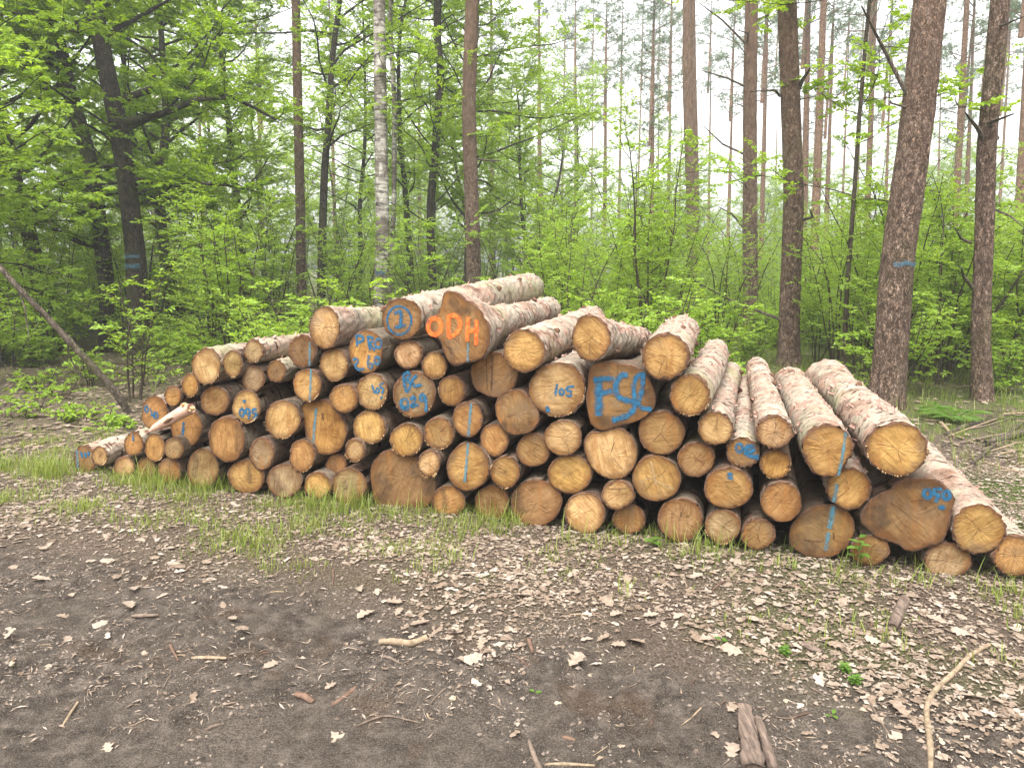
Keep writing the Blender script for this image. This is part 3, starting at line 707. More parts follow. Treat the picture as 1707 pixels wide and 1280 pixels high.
def build_log(idn, cx, cy_, rx, ry, tint, proud, label):
    g = np.random.default_rng(100 + idn)
    plane_p = P0 - N0 * proud
    c = on_plane(cx, cy_, plane_p, N0)
    axis = (N0 + U0 * g.normal(0, .012) + Vector((0, 0, g.normal(0, .008)))).normalized()
    L = 2.55 + g.uniform(-.08, .12)
    if idn in REAR:
        L = REARLEN.get(idn, L)
        d = ray(*REAR[idn]); oc = CAMP - c            # far end lies on this ray, a log length away
        a, b, cc = d.dot(d), 2 * d.dot(oc), oc.dot(oc) - L * L
        disc = b * b - 4 * a * cc
        t = (-b + math.sqrt(max(disc, 0))) / (2 * a)
        axis = (CAMP + d * t - c).normalized()
    Y = axis; X = Y.cross(Vector((0, 0, 1))).normalized(); Z = X.cross(Y)
    Mx = Matrix(((X.x, Y.x, Z.x, c.x), (X.y, Y.y, Z.y, c.y), (X.z, Y.z, Z.z, c.z), (0, 0, 0, 1)))
    def loc(px, py):
        q = on_plane(px, py, c, Y) - c
        return q.dot(X), q.dot(Z)
    poly = OUTLINE.get(idn) or oval(cx, cy_, rx, ry, 40)[:-1]
    pl = np.array([loc(*p) for p in poly])
    hires = idn in HIRES
    na = 56 if hires else 40
    th = np.arange(na) * 2 * np.pi / na
    ang = np.arctan2(pl[:, 1], pl[:, 0]); rr = np.hypot(pl[:, 0], pl[:, 1])
    o = np.argsort(ang); ang, rr = ang[o], rr[o]
    r0 = np.interp((th + np.pi) % (2 * np.pi) - np.pi, np.concatenate([ang - 2 * np.pi, ang, ang + 2 * np.pi]), np.tile(rr, 3))
    ph = g.uniform(0, 6.28, 6)
    wob = sum(np.sin(k * th + ph[k % 6]) * a for k, a in ((2, .018), (3, .016), (5, .010), (9, .006), (14, .004)))
    r0 = r0 * (1 + wob * (0.5 if idn in OUTLINE else 1))
    rm = r0.mean() * FLARE.get(idn, .985)
    bark_t = .007 + .006 * g.random()
    # bark: rings along the log, blending from the butt outline to a round stem
    nl = 72 if hires else 16
    ys = np.concatenate([[.0], np.linspace(.004, L - .004, nl), [L]])
    flen = .75 if idn in FLARE else .5
    V = []
    bx, bz = g.normal(0, .012), g.normal(0, .008)
    for y in ys:
        s = smooth01(y / flen)
        rad = r0 * (1 - s) + rm * s * (1 + wob * .8)
        rad = rad * (1 - .045 * y / L)
        if hires:
            rad = rad + .0035 * np.sin(7 * th + 19 * y + ph[0]) * np.sin(31 * y + 3 * th + ph[1]) + .003 * np.sin(13 * th - 47 * y + ph[2]) + g.normal(0, .0016, na)
            rad = rad + .010 * np.exp(-((y % .55) - .3) ** 2 / .0012) * np.clip(np.sin(2 * th + ph[3] + y * 3), 0, 1) ** 3
        if idn == 76: rad = rad * (1 + .28 * smooth01((y - L + .8) / .8))
        sag = math.sin(math.pi * y / L)
        V.append(np.stack([rad * np.cos(th) + bx * sag, np.full(na, y) + (g.normal(0, .0015, na) if 0 < y < L else 0), rad * np.sin(th) + bz * sag], 1))
    nr = len(ys)
    # ragged sawn edge of the bark, standing a few mm proud or short of the cut
    V[0][:, 1] += g.normal(.002, .005, na)
    bt = bark_t * (1 + .7 * np.sin(3 * th + ph[4]) * np.sin(7 * th + ph[5]) + .25 * g.standard_normal(na))
    inner = np.stack([(r0 - bt) * np.cos(th), np.full(na, -.0015), (r0 - bt) * np.sin(th)], 1)
    V = np.concatenate(V + [inner])
    i = np.arange(nr - 1)[:, None] * na; j = np.arange(na)[None, :]; j2 = (j + 1) % na
    F1 = np.stack([i + j, i + na + j, i + na + j2, i + j2], -1).reshape(-1, 4)
    jj = np.arange(na); j3 = (jj + 1) % na
    F2 = np.stack([jj, j3, nr * na + j3, nr * na + jj], -1)
    mi = np.concatenate([np.zeros(len(F1), int), np.ones(len(F2), int)])
    e = empty('log', mat=Mx)
    tag(e, label, 'log', 'cut pine logs stacked in the pile')
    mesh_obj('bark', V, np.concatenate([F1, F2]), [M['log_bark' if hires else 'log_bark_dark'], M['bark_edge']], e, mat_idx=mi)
    # sawn faces
    def face(name, rad, y, flip, bxo=0, bzo=0):
        fr = np.array([0, .2, .4, .6, .75, .87, .95, 1.0])
        VV, ee = [], []
        for f in fr:
            VV.append(np.stack([rad * f * np.cos(th) + bxo, np.full(na, y) + (g.normal(0, .0007, na) if f < 1 else 0), rad * f * np.sin(th) + bzo], 1)); ee.append(np.full(na, f))
        VV = np.concatenate(VV); ii = np.arange(len(fr) - 1)[:, None] * na
        FF = np.stack([ii + j, ii + j2, ii + na + j2, ii + na + j], -1).reshape(-1, 4)
        if not flip: FF = FF[:, ::-1]
        q = mesh_obj(name, VV, FF, M['wood'], e, attrs={'edge': np.concatenate(ee)}, smooth=False)
        tb = np.array(TINT[tint]) * (1 + g.normal(0, .10)) * np.array([1, 1.02 + g.normal(0, .02), 1 + g.normal(0, .07)])
        q.color = (*[float(v) for v in tb], 1)
        return q
    fo = face('cut_face', r0 - bark_t * .6, 0.0, True)
    face('cut_face', V[(nr - 1) * na:nr * na, :][:, [0, 2]].__abs__().max() * np.ones(na) * .985 if False else np.hypot(V[(nr - 1) * na:nr * na, 0], V[(nr - 1) * na:nr * na, 2]) * .99, L - .006, False)
    # splinters along the lower rim
    if idn in (1, 2, 8, 17, 24, 27, 28, 34, 37, 40, 48, 61) or g.random() < .15:
        SV, SF = [], []
        cl = g.normal(-1.5, .8, 4)
        for q in range(int(g.integers(16, 40))):
            a = cl[q % 4] + g.normal(0, .16); k = int(a / (2 * np.pi) * na) % na
            r = r0[k] - bark_t * .5
            l = (.002 + .009 * g.random() ** 2) * (2.2 if idn in (2, 48, 1) else 1); w = g.uniform(.001, .003)
            bxx, bzz = r * math.cos(a), r * math.sin(a)
            tx, tz = -math.sin(a), math.cos(a)
            n0 = len(SV)
            SV += [(bxx - tx * w, -.002, bzz - tz * w), (bxx + tx * w, -.002, bzz + tz * w), (bxx * (1 + l / r) + tx * g.normal(0, .003), -.004 - g.uniform(0, .014), bzz * (1 + l / r) + tz * g.normal(0, .003)), (bxx * .97, -.006, bzz * .97)]
            SF += [(n0, n0 + 1, n0 + 2), (n0 + 1, n0 + 3, n0 + 2), (n0 + 3, n0, n0 + 2)]
        tag(mesh_obj('splinters', SV, SF, M['splinter'], e, smooth=False), kind='stuff')
    # loose curling bark on the logs whose sides show
    if hires:
        FV, FF = [], []
        for q in range(int(34 * (2.2 if idn in (76, 73) else 1))):
            y = g.uniform(.03, L - .1); a = g.normal(1.5, .9)
            da, dl = g.uniform(.07, .26), g.uniform(.012, .05)
            if idn == 76 and q % 3: da, dl, y = g.uniform(.08, .25), g.uniform(.03, .10), g.choice([.35, .62, 1.0, 1.5]) + g.normal(0, .06)
            s = smooth01(y / flen); lift = g.uniform(.003, .018)
            n0 = len(FV)
            for u in range(4):
                aa = a + da * (u / 3 - .5)
                k = int(round(aa / (2 * np.pi) * na)) % na
                rad = (r0[k] * (1 - s) + rm * s * (1 + wob[k] * .8)) * (1 - .045 * y / L)
                for v in range(2):
                    hh = rad + .003 + (lift * (.3 + abs(u - 1.5) / 1.5) if v else 0)
                    yy = y + dl * v + g.normal(0, .004)
                    sag = math.sin(math.pi * y / L)
                    FV.append((hh * math.cos(aa) + bx * sag, yy, hh * math.sin(aa) + bz * sag))
            for u in range(3):
                FF.append((n0 + 2 * u, n0 + 2 * u + 2, n0 + 2 * u + 3, n0 + 2 * u + 1))
        tag(mesh_obj('loose_bark', FV, FF, M['bark_flake'], e), kind='stuff')
        for q in range(int(g.integers(1, 4))):
            y = g.uniform(.35, L - .2); a = g.normal(1.4, .9); rad = rm * (1 - .045 * y / L)
            B = Geo(); bv = np.array([math.cos(a) * rad * .96, y, math.sin(a) * rad * .96]); dv = np.array([math.cos(a), .35, math.sin(a)])
            B.tube([bv, bv + dv * .018, bv + dv * .026], [.026, .017, .013], 8)
            B.tubes_obj('branch_stub', M['bark_edge'], e)
    # painted marks and cracks on the face
    groups = {}
    for k, (paint, w, pts) in enumerate(STROKES.get(idn, [])):
        groups.setdefault((paint, k if paint in (BG, CR, 'stain', 'pale_crack') or (idn == 61 and k == 3) else 0), []).append((w, pts, k))
    sc = (c - CAMP).length / FPX
    if idn not in (26, 27, 13, 5) and g.random() < .6:   # drying cracks running out from the pith
        for q in range(int(g.integers(1, 4))):
            a = g.uniform(0, 6.28); ra, rb = g.uniform(.0, .25) * rm, g.uniform(.4, .9) * rm
            pp = [(math.cos(a + g.normal(0, .05)) * (ra + (rb - ra) * u), math.sin(a + g.normal(0, .05)) * (ra + (rb - ra) * u)) for u in (0, .35, .7, 1)]
            v, f, ed = ribbon(pp, g.uniform(.0022, .0042), -.0012 - .0002 * q)
            mesh_obj('crack', v, f, M['crack'], e, attrs={'edge': ed}, smooth=False)
    for (paint, _), items in groups.items():
        VV, FF, EE, n0 = [], [], [], 0
        for w, pts, k in items:
            if len(pts) > 12: q = [loc(*p) for p in pts]; q[-1] = q[0]
            else: q = [loc(*p) for p in pts]
            v, f, ed = ribbon(q, w * sc * {CR: .6, BG: .95}.get(paint, 1.0), -.0022 - .0003 * k)
            VV.append(v); EE.append(ed); FF += [tuple(x + n0 for x in y_) for y_ in f]; n0 += len(v)
        nm = {'crack': 'crack', 'pale_crack': 'crack', 'stain': 'stain'}.get(paint, 'paint_mark')
        mesh_obj(nm, np.concatenate(VV), FF, M[paint], e, attrs={'edge': np.concatenate(EE)}, smooth=False)
    return e, c, Y, rm, L
LOGINFO = {}
for row in LOGS:
    LOGINFO[row[0]] = build_log(*row)
# ------------------------------------------------------------------ ground
GN1, GN2 = SineNoise(1, 12, .5, 1.6), SineNoise(2, 14, 2, 7)
TN1, TN2, TN3 = SineNoise(3, 14, 3, 9), SineNoise(4, 16, 12, 34), SineNoise(5, 18, 50, 130)
EN = SineNoise(6, 12, 1.0, 4.0)
def s_of(x, y):
    return (np.asarray(x) - P0.x) * N0.x + (np.asarray(y) - P0.y) * N0.y
def height(x, y):
    x, y = np.asarray(x, float), np.asarray(y, float)
    s = s_of(x, y)
    back = smooth01((s - 2.5) / 6)
    front = smooth01((-s - .9) / .9)
    return .012 * GN2(x, y) * (1 - front) + .09 * GN1(x * .5, y * .5) * back - .025 * front
def gridline(lo, hi, a, b, fine, grow):
    xs = list(np.arange(a, b, fine)); st = fine
    q = b
    while q < hi: xs.append(q); st *= grow; q += st
    xs.append(hi); q, st = a - fine, fine
    left = []
    while q > lo: left.append(q); st *= grow; q -= st
    return np.array(sorted(left + [lo] + xs))
def sheet(name, xs, ys, zf, mat, keep=None):
    X, Y = np.meshgrid(xs, ys)
    V = np.stack([X, Y, zf(X, Y)], -1).reshape(-1, 3)
    nx = len(xs)
    i = np.arange(len(ys) - 1)[:, None] * nx; j = np.arange(nx - 1)[None, :]
    F = np.stack([i + j, i + j + 1, i + nx + j + 1, i + nx + j], -1).reshape(-1, 4)
    if keep is not None:
        k = keep(X, Y).reshape(-1)
        F = F[k[F].all(1)]
    return mesh_obj(name, V, F, mat)
gx = gridline(-400, 400, -7, 7, .07, 1.10)
gy = gridline(-60, 500, 1.0, 13, .07, 1.10)
tag(sheet('forest_floor', gx, gy, lambda x, y: height(x, y), M['ground']), kind='structure')
def track_z(x, y):
    s = s_of(x, y)
    d = smooth01((TRACK_S + .1 - s) / .35)
    rut = -.018 * np.exp(-((s + 2.6) / .35) ** 2)
    return height(x, y) + .006 + d * (.015 * TN1(x, y) + .008 * TN2(x, y) + .0032 * TN3(x, y) + rut)
def floor_z(x, y):
    return np.where(s_of(x, y) < TRACK_S + .05 * EN(x, y), track_z(x, y), height(x, y))
tag(sheet('dirt_track', np.concatenate([np.arange(-9, -3.2, .1), np.arange(-3.2, 3.2, .0165), np.arange(3.2, 7, .1)]),
          np.concatenate([np.arange(-6, 1.2, .12), np.arange(1.2, 4.7, .0165), np.arange(4.7, 8, .1)]), track_z, M['ground'],
          lambda x, y: s_of(x, y) < TRACK_S + .05 * EN(x, y)), kind='structure')
def gz(x, y): return float(floor_z(x, y))

# ------------------------------------------------------------------ dry leaves on the ground
def oak_leaf_shape(st):
    """half widths along the midrib of a lobed leaf"""
    return st
LOBES = [(0, .03), (.14, .10), (.27, .27), (.38, .15), (.54, .36), (.66, .20), (.82, .27), (1, .03)]
SIMPLE2 = [(0, .04), (.22, .26), (.40, .15), (.62, .34), (.80, .20), (1, .05)]
SIMPLE = [(0, .03), (.3, .24), (.65, .30), (1, .03)]
def dry_leaves(P, size, seed, lobes):
    """a flat-lying, curled leaf at each point"""
    g = np.random.default_rng(seed); n = len(P)
    a = g.uniform(0, 2 * np.pi, n)
    tilt = g.normal(0, .10, (n, 2))
    curl = g.uniform(-.3, .75, n); bend = g.normal(0, .22, n)
    D = np.stack([np.cos(a), np.sin(a), tilt[:, 0]], 1); D = unit(D)
    S = np.stack([-np.sin(a), np.cos(a), tilt[:, 1]], 1); S = unit(S - D * (S * D).sum(1, keepdims=True))
    U = np.cross(D, S)
    Vs, m = [], len(lobes)
    for t_, w in lobes:
        for side in (-1, 0, 1):
            ww = w * (1 + .25 * g.standard_normal(n)) * side
            z = curl * ww ** 2 * 1.2 + bend * (t_ - .5) ** 2 * .5
            q = P + D * ((t_ - .5) * size)[:, None] + S * (ww * size)[:, None] + U * (z * size)[:, None]
            Vs.append(q)
    V = np.stack(Vs, 1)
    V[:, :, 2] += (.004 + P[:, 2:3] * 0)
    V = V.reshape(-1, 3); k = 3 * m
    F = []
    for i in range(m - 1):
        for c in (0, 1):
            F.append((3 * i + c, 3 * i + c + 1, 3 * i + c + 4, 3 * i + c + 3))
    F = np.array(F)
    FF = (np.arange(n)[:, None, None] * k + F[None]).reshape(-1, 4)
    return V, FF, np.repeat(g.random(n), len(F))
def scatter(n, xr, yr, dens, seed):
    g = np.random.default_rng(seed)
    x, y = g.uniform(*xr, n), g.uniform(*yr, n)
    keep = g.random(n) < dens(x, y)
    return x[keep], y[keep], g
LN = SineNoise(11, 14, 1.2, 5)
def litter_dens(x, y):
    s = s_of(x, y)
    e = s - TRACK_S + .25 * LN(x, y) + .22 * np.clip(x + .2, -.6, 2.2)
    d = .012 + .85 * smooth01((e + .10) / .85)
    d = d * (.68 + .32 * smooth01((LN(x * .7 + 9, y * .7) + 1.0) / 1.4))
    d = np.where((s > .15) & (s < 2.5) & (x > -3.3) & (x < 3.0), .12, d)
    return d
x1, y1, g1 = scatter(46000, (-4.2, 4.6), (1.9, 6.2), litter_dens, 21)
P1 = np.stack([x1, y1, floor_z(x1, y1) + g1.uniform(0, .006, len(x1))], 1)
V1, F1, r1 = dry_leaves(P1, (.012 + .05 * g1.random(len(x1)) ** 2.0), 22, SIMPLE2)
tag(mesh_obj('leaf_litter', V1, F1, M['litter'], rnd=r1), 'dry beige oak leaves carpeting the verge before the pile', 'leaf litter', kind='stuff')
x3, y3, g3 = scatter(90000, (-4.4, 4.6), (1.9, 6.4), lambda x, y: np.clip(litter_dens(x, y) * 1.1 + .02, 0, 1), 25)
P3 = np.stack([x3, y3, floor_z(x3, y3) + .004 + g3.uniform(0, .006, len(x3))], 1)
a3 = g3.uniform(0, 6.28, len(x3)); l3 = .008 + .026 * g3.random(len(x3)) ** 1.5
lf = leaf_cloud('leaf_fragments', P3, np.stack([np.cos(a3), np.sin(a3), g3.normal(0, .15, len(x3))], 1), np.tile([[0, 0, 1.0]], (len(x3), 1)) + g3.normal(0, .2, (len(x3), 3)), l3, l3 * g3.uniform(.3, .8, len(x3)), M['litter'], None, .2, .1)
tag(lf, 'crumbled brown leaf fragments matted into the verge', 'leaf litter', kind='stuff')
def far_dens(x, y):
    return np.clip(.95 * smooth01((-x + 1.0 + .15 * y) / 4) + .25, 0, 1) * np.clip(9 / y, 0, 1)
x2, y2, g2 = scatter(30000, (-12, 12), (5.0, 15), far_dens, 23)
kk = (np.abs(x2) < .85 * y2) & ~((s_of(x2, y2) > -.4) & (s_of(x2, y2) < 2.6) & (x2 > -3.4) & (x2 < 3.6)) & ~((y2 < 6.2) & (np.abs(x2) < 4.2))
x2, y2 = x2[kk], y2[kk]
P2 = np.stack([x2, y2, height(x2, y2) + g2.uniform(0, .02, len(x2))], 1)
V2, F2, r2 = dry_leaves(P2, g2.uniform(.05, .10, len(x2)), 24, SIMPLE)
tag(mesh_obj('leaf_litter', V2, F2, M['litter'], rnd=r2 * .75), 'brown dead leaves covering the forest floor under the trees', 'leaf litter', kind='stuff')
# the larger single leaves that can be told apart
gl = np.random.default_rng(31)
SHAPES = []
for k in range(8):
    v, f, r = dry_leaves(np.zeros((1, 3)), np.array([.068]), 40 + k, LOBES)
    SHAPES.append(mesh_obj('oak_leaf', v, f, M['litter'], rnd=np.full(len(f), .30 + .06 * k), link=False).data)
LEAFPX = [(1395,1075),(1030,1080),(1060,1075),(1005,1070),(960,1110),(905,1118),(775,1098),(790,1100),(735,985),(700,1040),(665,1020),(610,1022),(215,1010),(225,988),(70,965),(180,935),(345,940),(20,940),(195,965),(600,985),(655,1005),(1085,1030),(1130,1030),(1220,1085),(1160,1065),(1340,1100),(1455,1125),(1310,1015),(1265,1010),(1130,950),(1160,965),(1230,945),(1405,1010),(1500,1180),(1220,1190),(1220,1240),(1445,1130),(1620,1160),(1560,1040),(1600,1060),(1650,1060),(1520,1000),(1010,1005),(960,985),(870,1000),(1335,970),(1390,990)]
for k in range(95):
    if k < len(LEAFPX): p = on_ground(*LEAFPX[k])
    else: p = on_ground(gl.uniform(0, 1707), gl.uniform(900, 1270) if gl.random() < .15 else gl.uniform(900, 1080))
    o = bpy.data.objects.new('oak_leaf', SHAPES[k % 8]); COL.objects.link(o)
    o.location = (p.x, p.y, gz(p.x, p.y) + .012)
    o.rotation_euler = (gl.normal(0, .15), gl.normal(0, .15), gl.uniform(0, 6.28))
    s = gl.uniform(.75, 1.3) * (1.15 if k < len(LEAFPX) else .9); o.scale = (s, s, s)
    on_track = s_of(p.x, p.y) < TRACK_S - .1
    if on_track: tag(o, 'single dry pale oak leaf lying on the dark soil of the track', 'leaf', 'single oak leaves on the track')
    else: tag(o, 'large dry oak leaf lying on top of the litter before the log pile', 'leaf', 'large oak leaves on the verge')

# ------------------------------------------------------------------ grass
GR = SineNoise(12, 18, 2.5, 11); GR2 = SineNoise(13, 12, .5, 1.5)
def grass(name, cx, cy_, hgt, nb, seed, spread):
    g = np.random.default_rng(seed)
    n = int(nb.sum()); idx = np.repeat(np.arange(len(cx)), nb)
    a = g.uniform(0, 2 * np.pi, n); rr = np.abs(g.normal(0, 1, n)) * spread[idx]
    bx, by = cx[idx] + rr * np.cos(a), cy_[idx] + rr * np.sin(a)
    h = hgt[idx] * (.4 + 1.2 * g.random(n) ** 1.5); w = g.uniform(.0012, .0028, n)
    la = a + g.normal(0, .8, n); lean = g.uniform(.1, .75, n)
    bz = height(bx, by) - .005
    sx, sy = -np.sin(la), np.cos(la)
    Vs = []
    for t_, wf in ((0, 1), (.4, .9), (.75, .6), (1, 0)):
        out = lean * h * t_ ** 1.8; up = h * t_ * (1 - .35 * lean * t_)
        c = np.stack([bx + np.cos(la) * out, by + np.sin(la) * out, bz + up], 1)
        if wf: 
            d = np.stack([sx, sy, 0 * sx], 1) * (w * wf)[:, None]
            Vs += [c - d, c + d]
        else: Vs.append(c)
    V = np.stack(Vs, 1).reshape(-1, 3); i = np.arange(n)[:, None] * 7
    T = np.array([[0, 1, 3], [0, 3, 2], [2, 3, 5], [2, 5, 4], [4, 5, 6]])
    F = (i[:, :, None] + T[None]).reshape(-1, 3)
    return mesh_obj(name, V, F, M['grass'], rnd=np.repeat(np.clip(g.random(n) * .8 + .1 * g.standard_normal(n), 0, 1), 5))
def gdens(x, y):
    s = s_of(x, y)
    along = (x - P0.x) * U0.x + (y - P0.y) * U0.y
    left = smooth01((1.3 - along) / 2.6)
    near = np.exp(-((s + .10) / .20) ** 2) * (.2 + .6 * left) * smooth01((GR(x + 5, y) + .9) / 1.3)
    band = smooth01((s + 1.15 + .10 * GR2(x * 3, y * 3)) / .5) * smooth01((.2 - s) / .3) * (.14 + .62 * left) * smooth01((GR(x, y) + 1.3) / 2.2)
    side = np.where(along < -3.3, smooth01((s + 1.2) / .5) * smooth01((1.3 - s) / 1.0) * .6 * smooth01((GR(x, y) + .4) / 1), 0)
    rgt = np.where((along > 2.35) & (s > -1.9) & (s < .1), .5 * smooth01((GR(x, y)) / .8) * smooth01((along - 2.35) / .4), 0)
    d = np.maximum.reduce([near, band, side, rgt])
    return np.where((s > .12) & (along > -3.6) & (along < 3.4), 0, d)
xg, yg, gg = scatter(76000, (-6.5, 4), (2.2, 8.0), gdens, 51)
sg = s_of(xg, yg)
hg = np.where(np.abs(sg + .08) < .2, gg.uniform(.06, .17, len(xg)), gg.uniform(.025, .085, len(xg))) * (.6 + .6 * smooth01(GR(xg * 1.3, yg * 1.3 + 3) + .3))
grs = grass('grass', xg, yg, hg, gg.integers(3, 9, len(xg)), 52, gg.uniform(.015, .06, len(xg)))
tag(grs, 'fresh green grass growing along the foot of the log pile', 'grass', kind='stuff')
def g2dens(x, y):
    return np.clip(smooth01((x - 1.5) / 3) * .9 + .10 + .25 * smooth01((GR2(x, y)) / 1), 0, 1) * smooth01((s_of(x, y) - .4) / 1)
xh, yh, gh = scatter(9000, (-11, 13), (5.5, 18), g2dens, 53)
kk = (np.abs(xh) < .85 * yh) & ~((s_of(xh, yh) < 2.7) & (xh > -3.3) & (xh < 3.6))
xh, yh = xh[kk], yh[kk]
tag(grass('grass', xh, yh, gh.uniform(.06, .2, len(xh)), gh.integers(6, 14, len(xh)), 54, gh.uniform(.03, .10, len(xh))),
    'loose woodland grass on the forest floor behind the pile', 'grass', kind='stuff')

# ------------------------------------------------------------------ trees
def bark_height_mat():
    """pine bark: brown plates below, thin rusty bark higher up"""
    m = M['bark_pine'].copy(); m.name = 'pine_bark_by_height'
    t = m.node_tree; b = t.nodes['Principled BSDF']
    src = b.inputs['Base Color'].links[0].from_socket
    c = N(t, 'TexCoord'); sp = N(t, 'SeparateXYZ'); t.links.new(c.outputs['Object'], sp.inputs[0])
    n = noise(t, coords(t, 'Object', (5, 5, 2)), 2.5, 5, .65)
    f = mth(t, 'DIVIDE', mth(t, 'SUBTRACT', mth(t, 'ADD', sp.outputs[2], mth(t, 'MULTIPLY', n, 1.5)), 3.2), 5.0, clamp=True)
    t.links.new(mix(t, mth(t, 'MULTIPLY', f, .8), src, ramp(t, n, [(.3, (.12, .07, .045)), (.55, (.28, .17, .11)), (.75, (.40, .28, .21))])), b.inputs['Base Color'])
    return m
M['bark_pine_h'] = bark_height_mat()

def trunk_path(px, Y, H):
    """pixel course of a trunk at depth Y -> points from the ground up to height H"""
    P = [np.array(at_depth(x, y, Y)) for x, y in px]
    P.sort(key=lambda p: p[2])
    d = P[1] - P[0] if len(P) > 1 else np.array([0, 0, 1.])
    g0 = float(height(P[0][0], P[0][1]))
    if P[0][2] > g0:
        dd = d / max(d[2], .1); q = P[0] - dd * (P[0][2] - g0) * .6
        q = np.array([q[0], q[1], g0]); P.insert(0, q)
    P[0][2] = g0 - .08
    if P[-1][2] < H:
        d = P[-1] - P[-2]; d = d / max(d[2], .1)
        k = H - P[-1][2]
        P.append(P[-1] + np.array([d[0] * .6, d[1] * .6, 1]) * k)
    return P
def resample(P, n):
    P = np.array(P); L = np.concatenate([[0], np.cumsum(np.linalg.norm(np.diff(P, axis=0), axis=1))])
    t = np.linspace(0, L[-1], n)
    Q = np.stack([np.interp(t, L, P[:, k]) for k in range(3)], 1)
    for _ in range(3):
        Q[1:-1] = (Q[:-2] + 2 * Q[1:-1] + Q[2:]) / 4
    return Q
def trunk_geo(G, pts, r_of, k=16, n=60, rough=.05, seed=0, flare=.5):
    g = np.random.default_rng(seed)
    Q = resample(pts, n); z = Q[:, 2] - Q[0, 2]
    r = np.array([r_of(v) for v in z])
    a = np.arange(k) * 2 * np.pi / k
    ph = g.uniform(0, 6.28, 8)
    RR = r[:, None] * (1 + rough * (np.sin(3 * a + ph[0] + z[:, None] * .6) * .5 + np.sin(5 * a[None] + ph[1] - z[:, None] * 1.3) * .5 + g.normal(0, .35, (n, k))))
    fl = flare * np.exp(-z / .28)[:, None] * (1 + .45 * np.sin(4 * a + ph[2])[None])
    G.tube(Q, RR * (1 + fl), k)
    return Q
def dead_limb(G, p, d, L, r, g, k=5):
    P = [np.array(p)]; d = unit(np.array(d, float))
    for i in range(5):
        d = unit(d + g.normal(0, .16, 3)); P.append(P[-1] + d * L / 5)
    G.tube(P, np.linspace(r, r * .25, 6), k)
    return P

def needle_crown(seed, h=8.0, R0=2.3):
    g = np.random.default_rng(seed); G = Geo()
    G.tube([(0, 0, 0), (0, 0, h * .5), (0, 0, h)], [.09, .06, .015], 6)
    for i in range(30):
        z = h * (i + g.random()) / 30; a = g.uniform(0, 6.28)
        L = R0 * (1 - (z / h) ** 1.6 * .75) * g.uniform(.45, 1.1)
        d = np.array([math.cos(a), math.sin(a), g.uniform(.05, .5)])
        P = [np.array([0, 0, z])]
        for k in range(6):
            d = unit(d + g.normal(0, .13, 3) + np.array([0, 0, .05])); P.append(P[-1] + d * L / 6)
        G.tube(P, np.linspace(.032, .008, 7), 4)
        for k in range(2, 7):
            for q in range(3):
                c = P[k] + g.normal(0, .20, 3) * np.array([1, 1, .55])
                v = unit(g.normal(0, 1, (15, 3)) + np.array([0, 0, .55]) + d * .4)
                G.leaves(c + v * .03, v, unit(g.normal(0, 1, (15, 3))), g.uniform(.11, .21, 15), g.uniform(.018, .034, 15))
    return G.tubes_obj('crown_limbs', M['bark_pine_red'], link_off()) , G.leaves_obj('crown', M['needles'], None, .1, .05)
def link_off(): return None
CROWNS = []
for s in range(4):
    limbs, cr = needle_crown(60 + s)
    COL.objects.unlink(limbs); COL.objects.unlink(cr)
    CROWNS.append((limbs.data, cr.data))
def add_crown(root, loc, k, s):
    for nm, me in zip(('crown_limbs', 'crown'), CROWNS[k % 4]):
        o = bpy.data.objects.new(nm, me); COL.objects.link(o); o.parent = root
        o.location = loc; o.rotation_euler = (0, 0, k * 1.7); o.scale = (s, s, s)

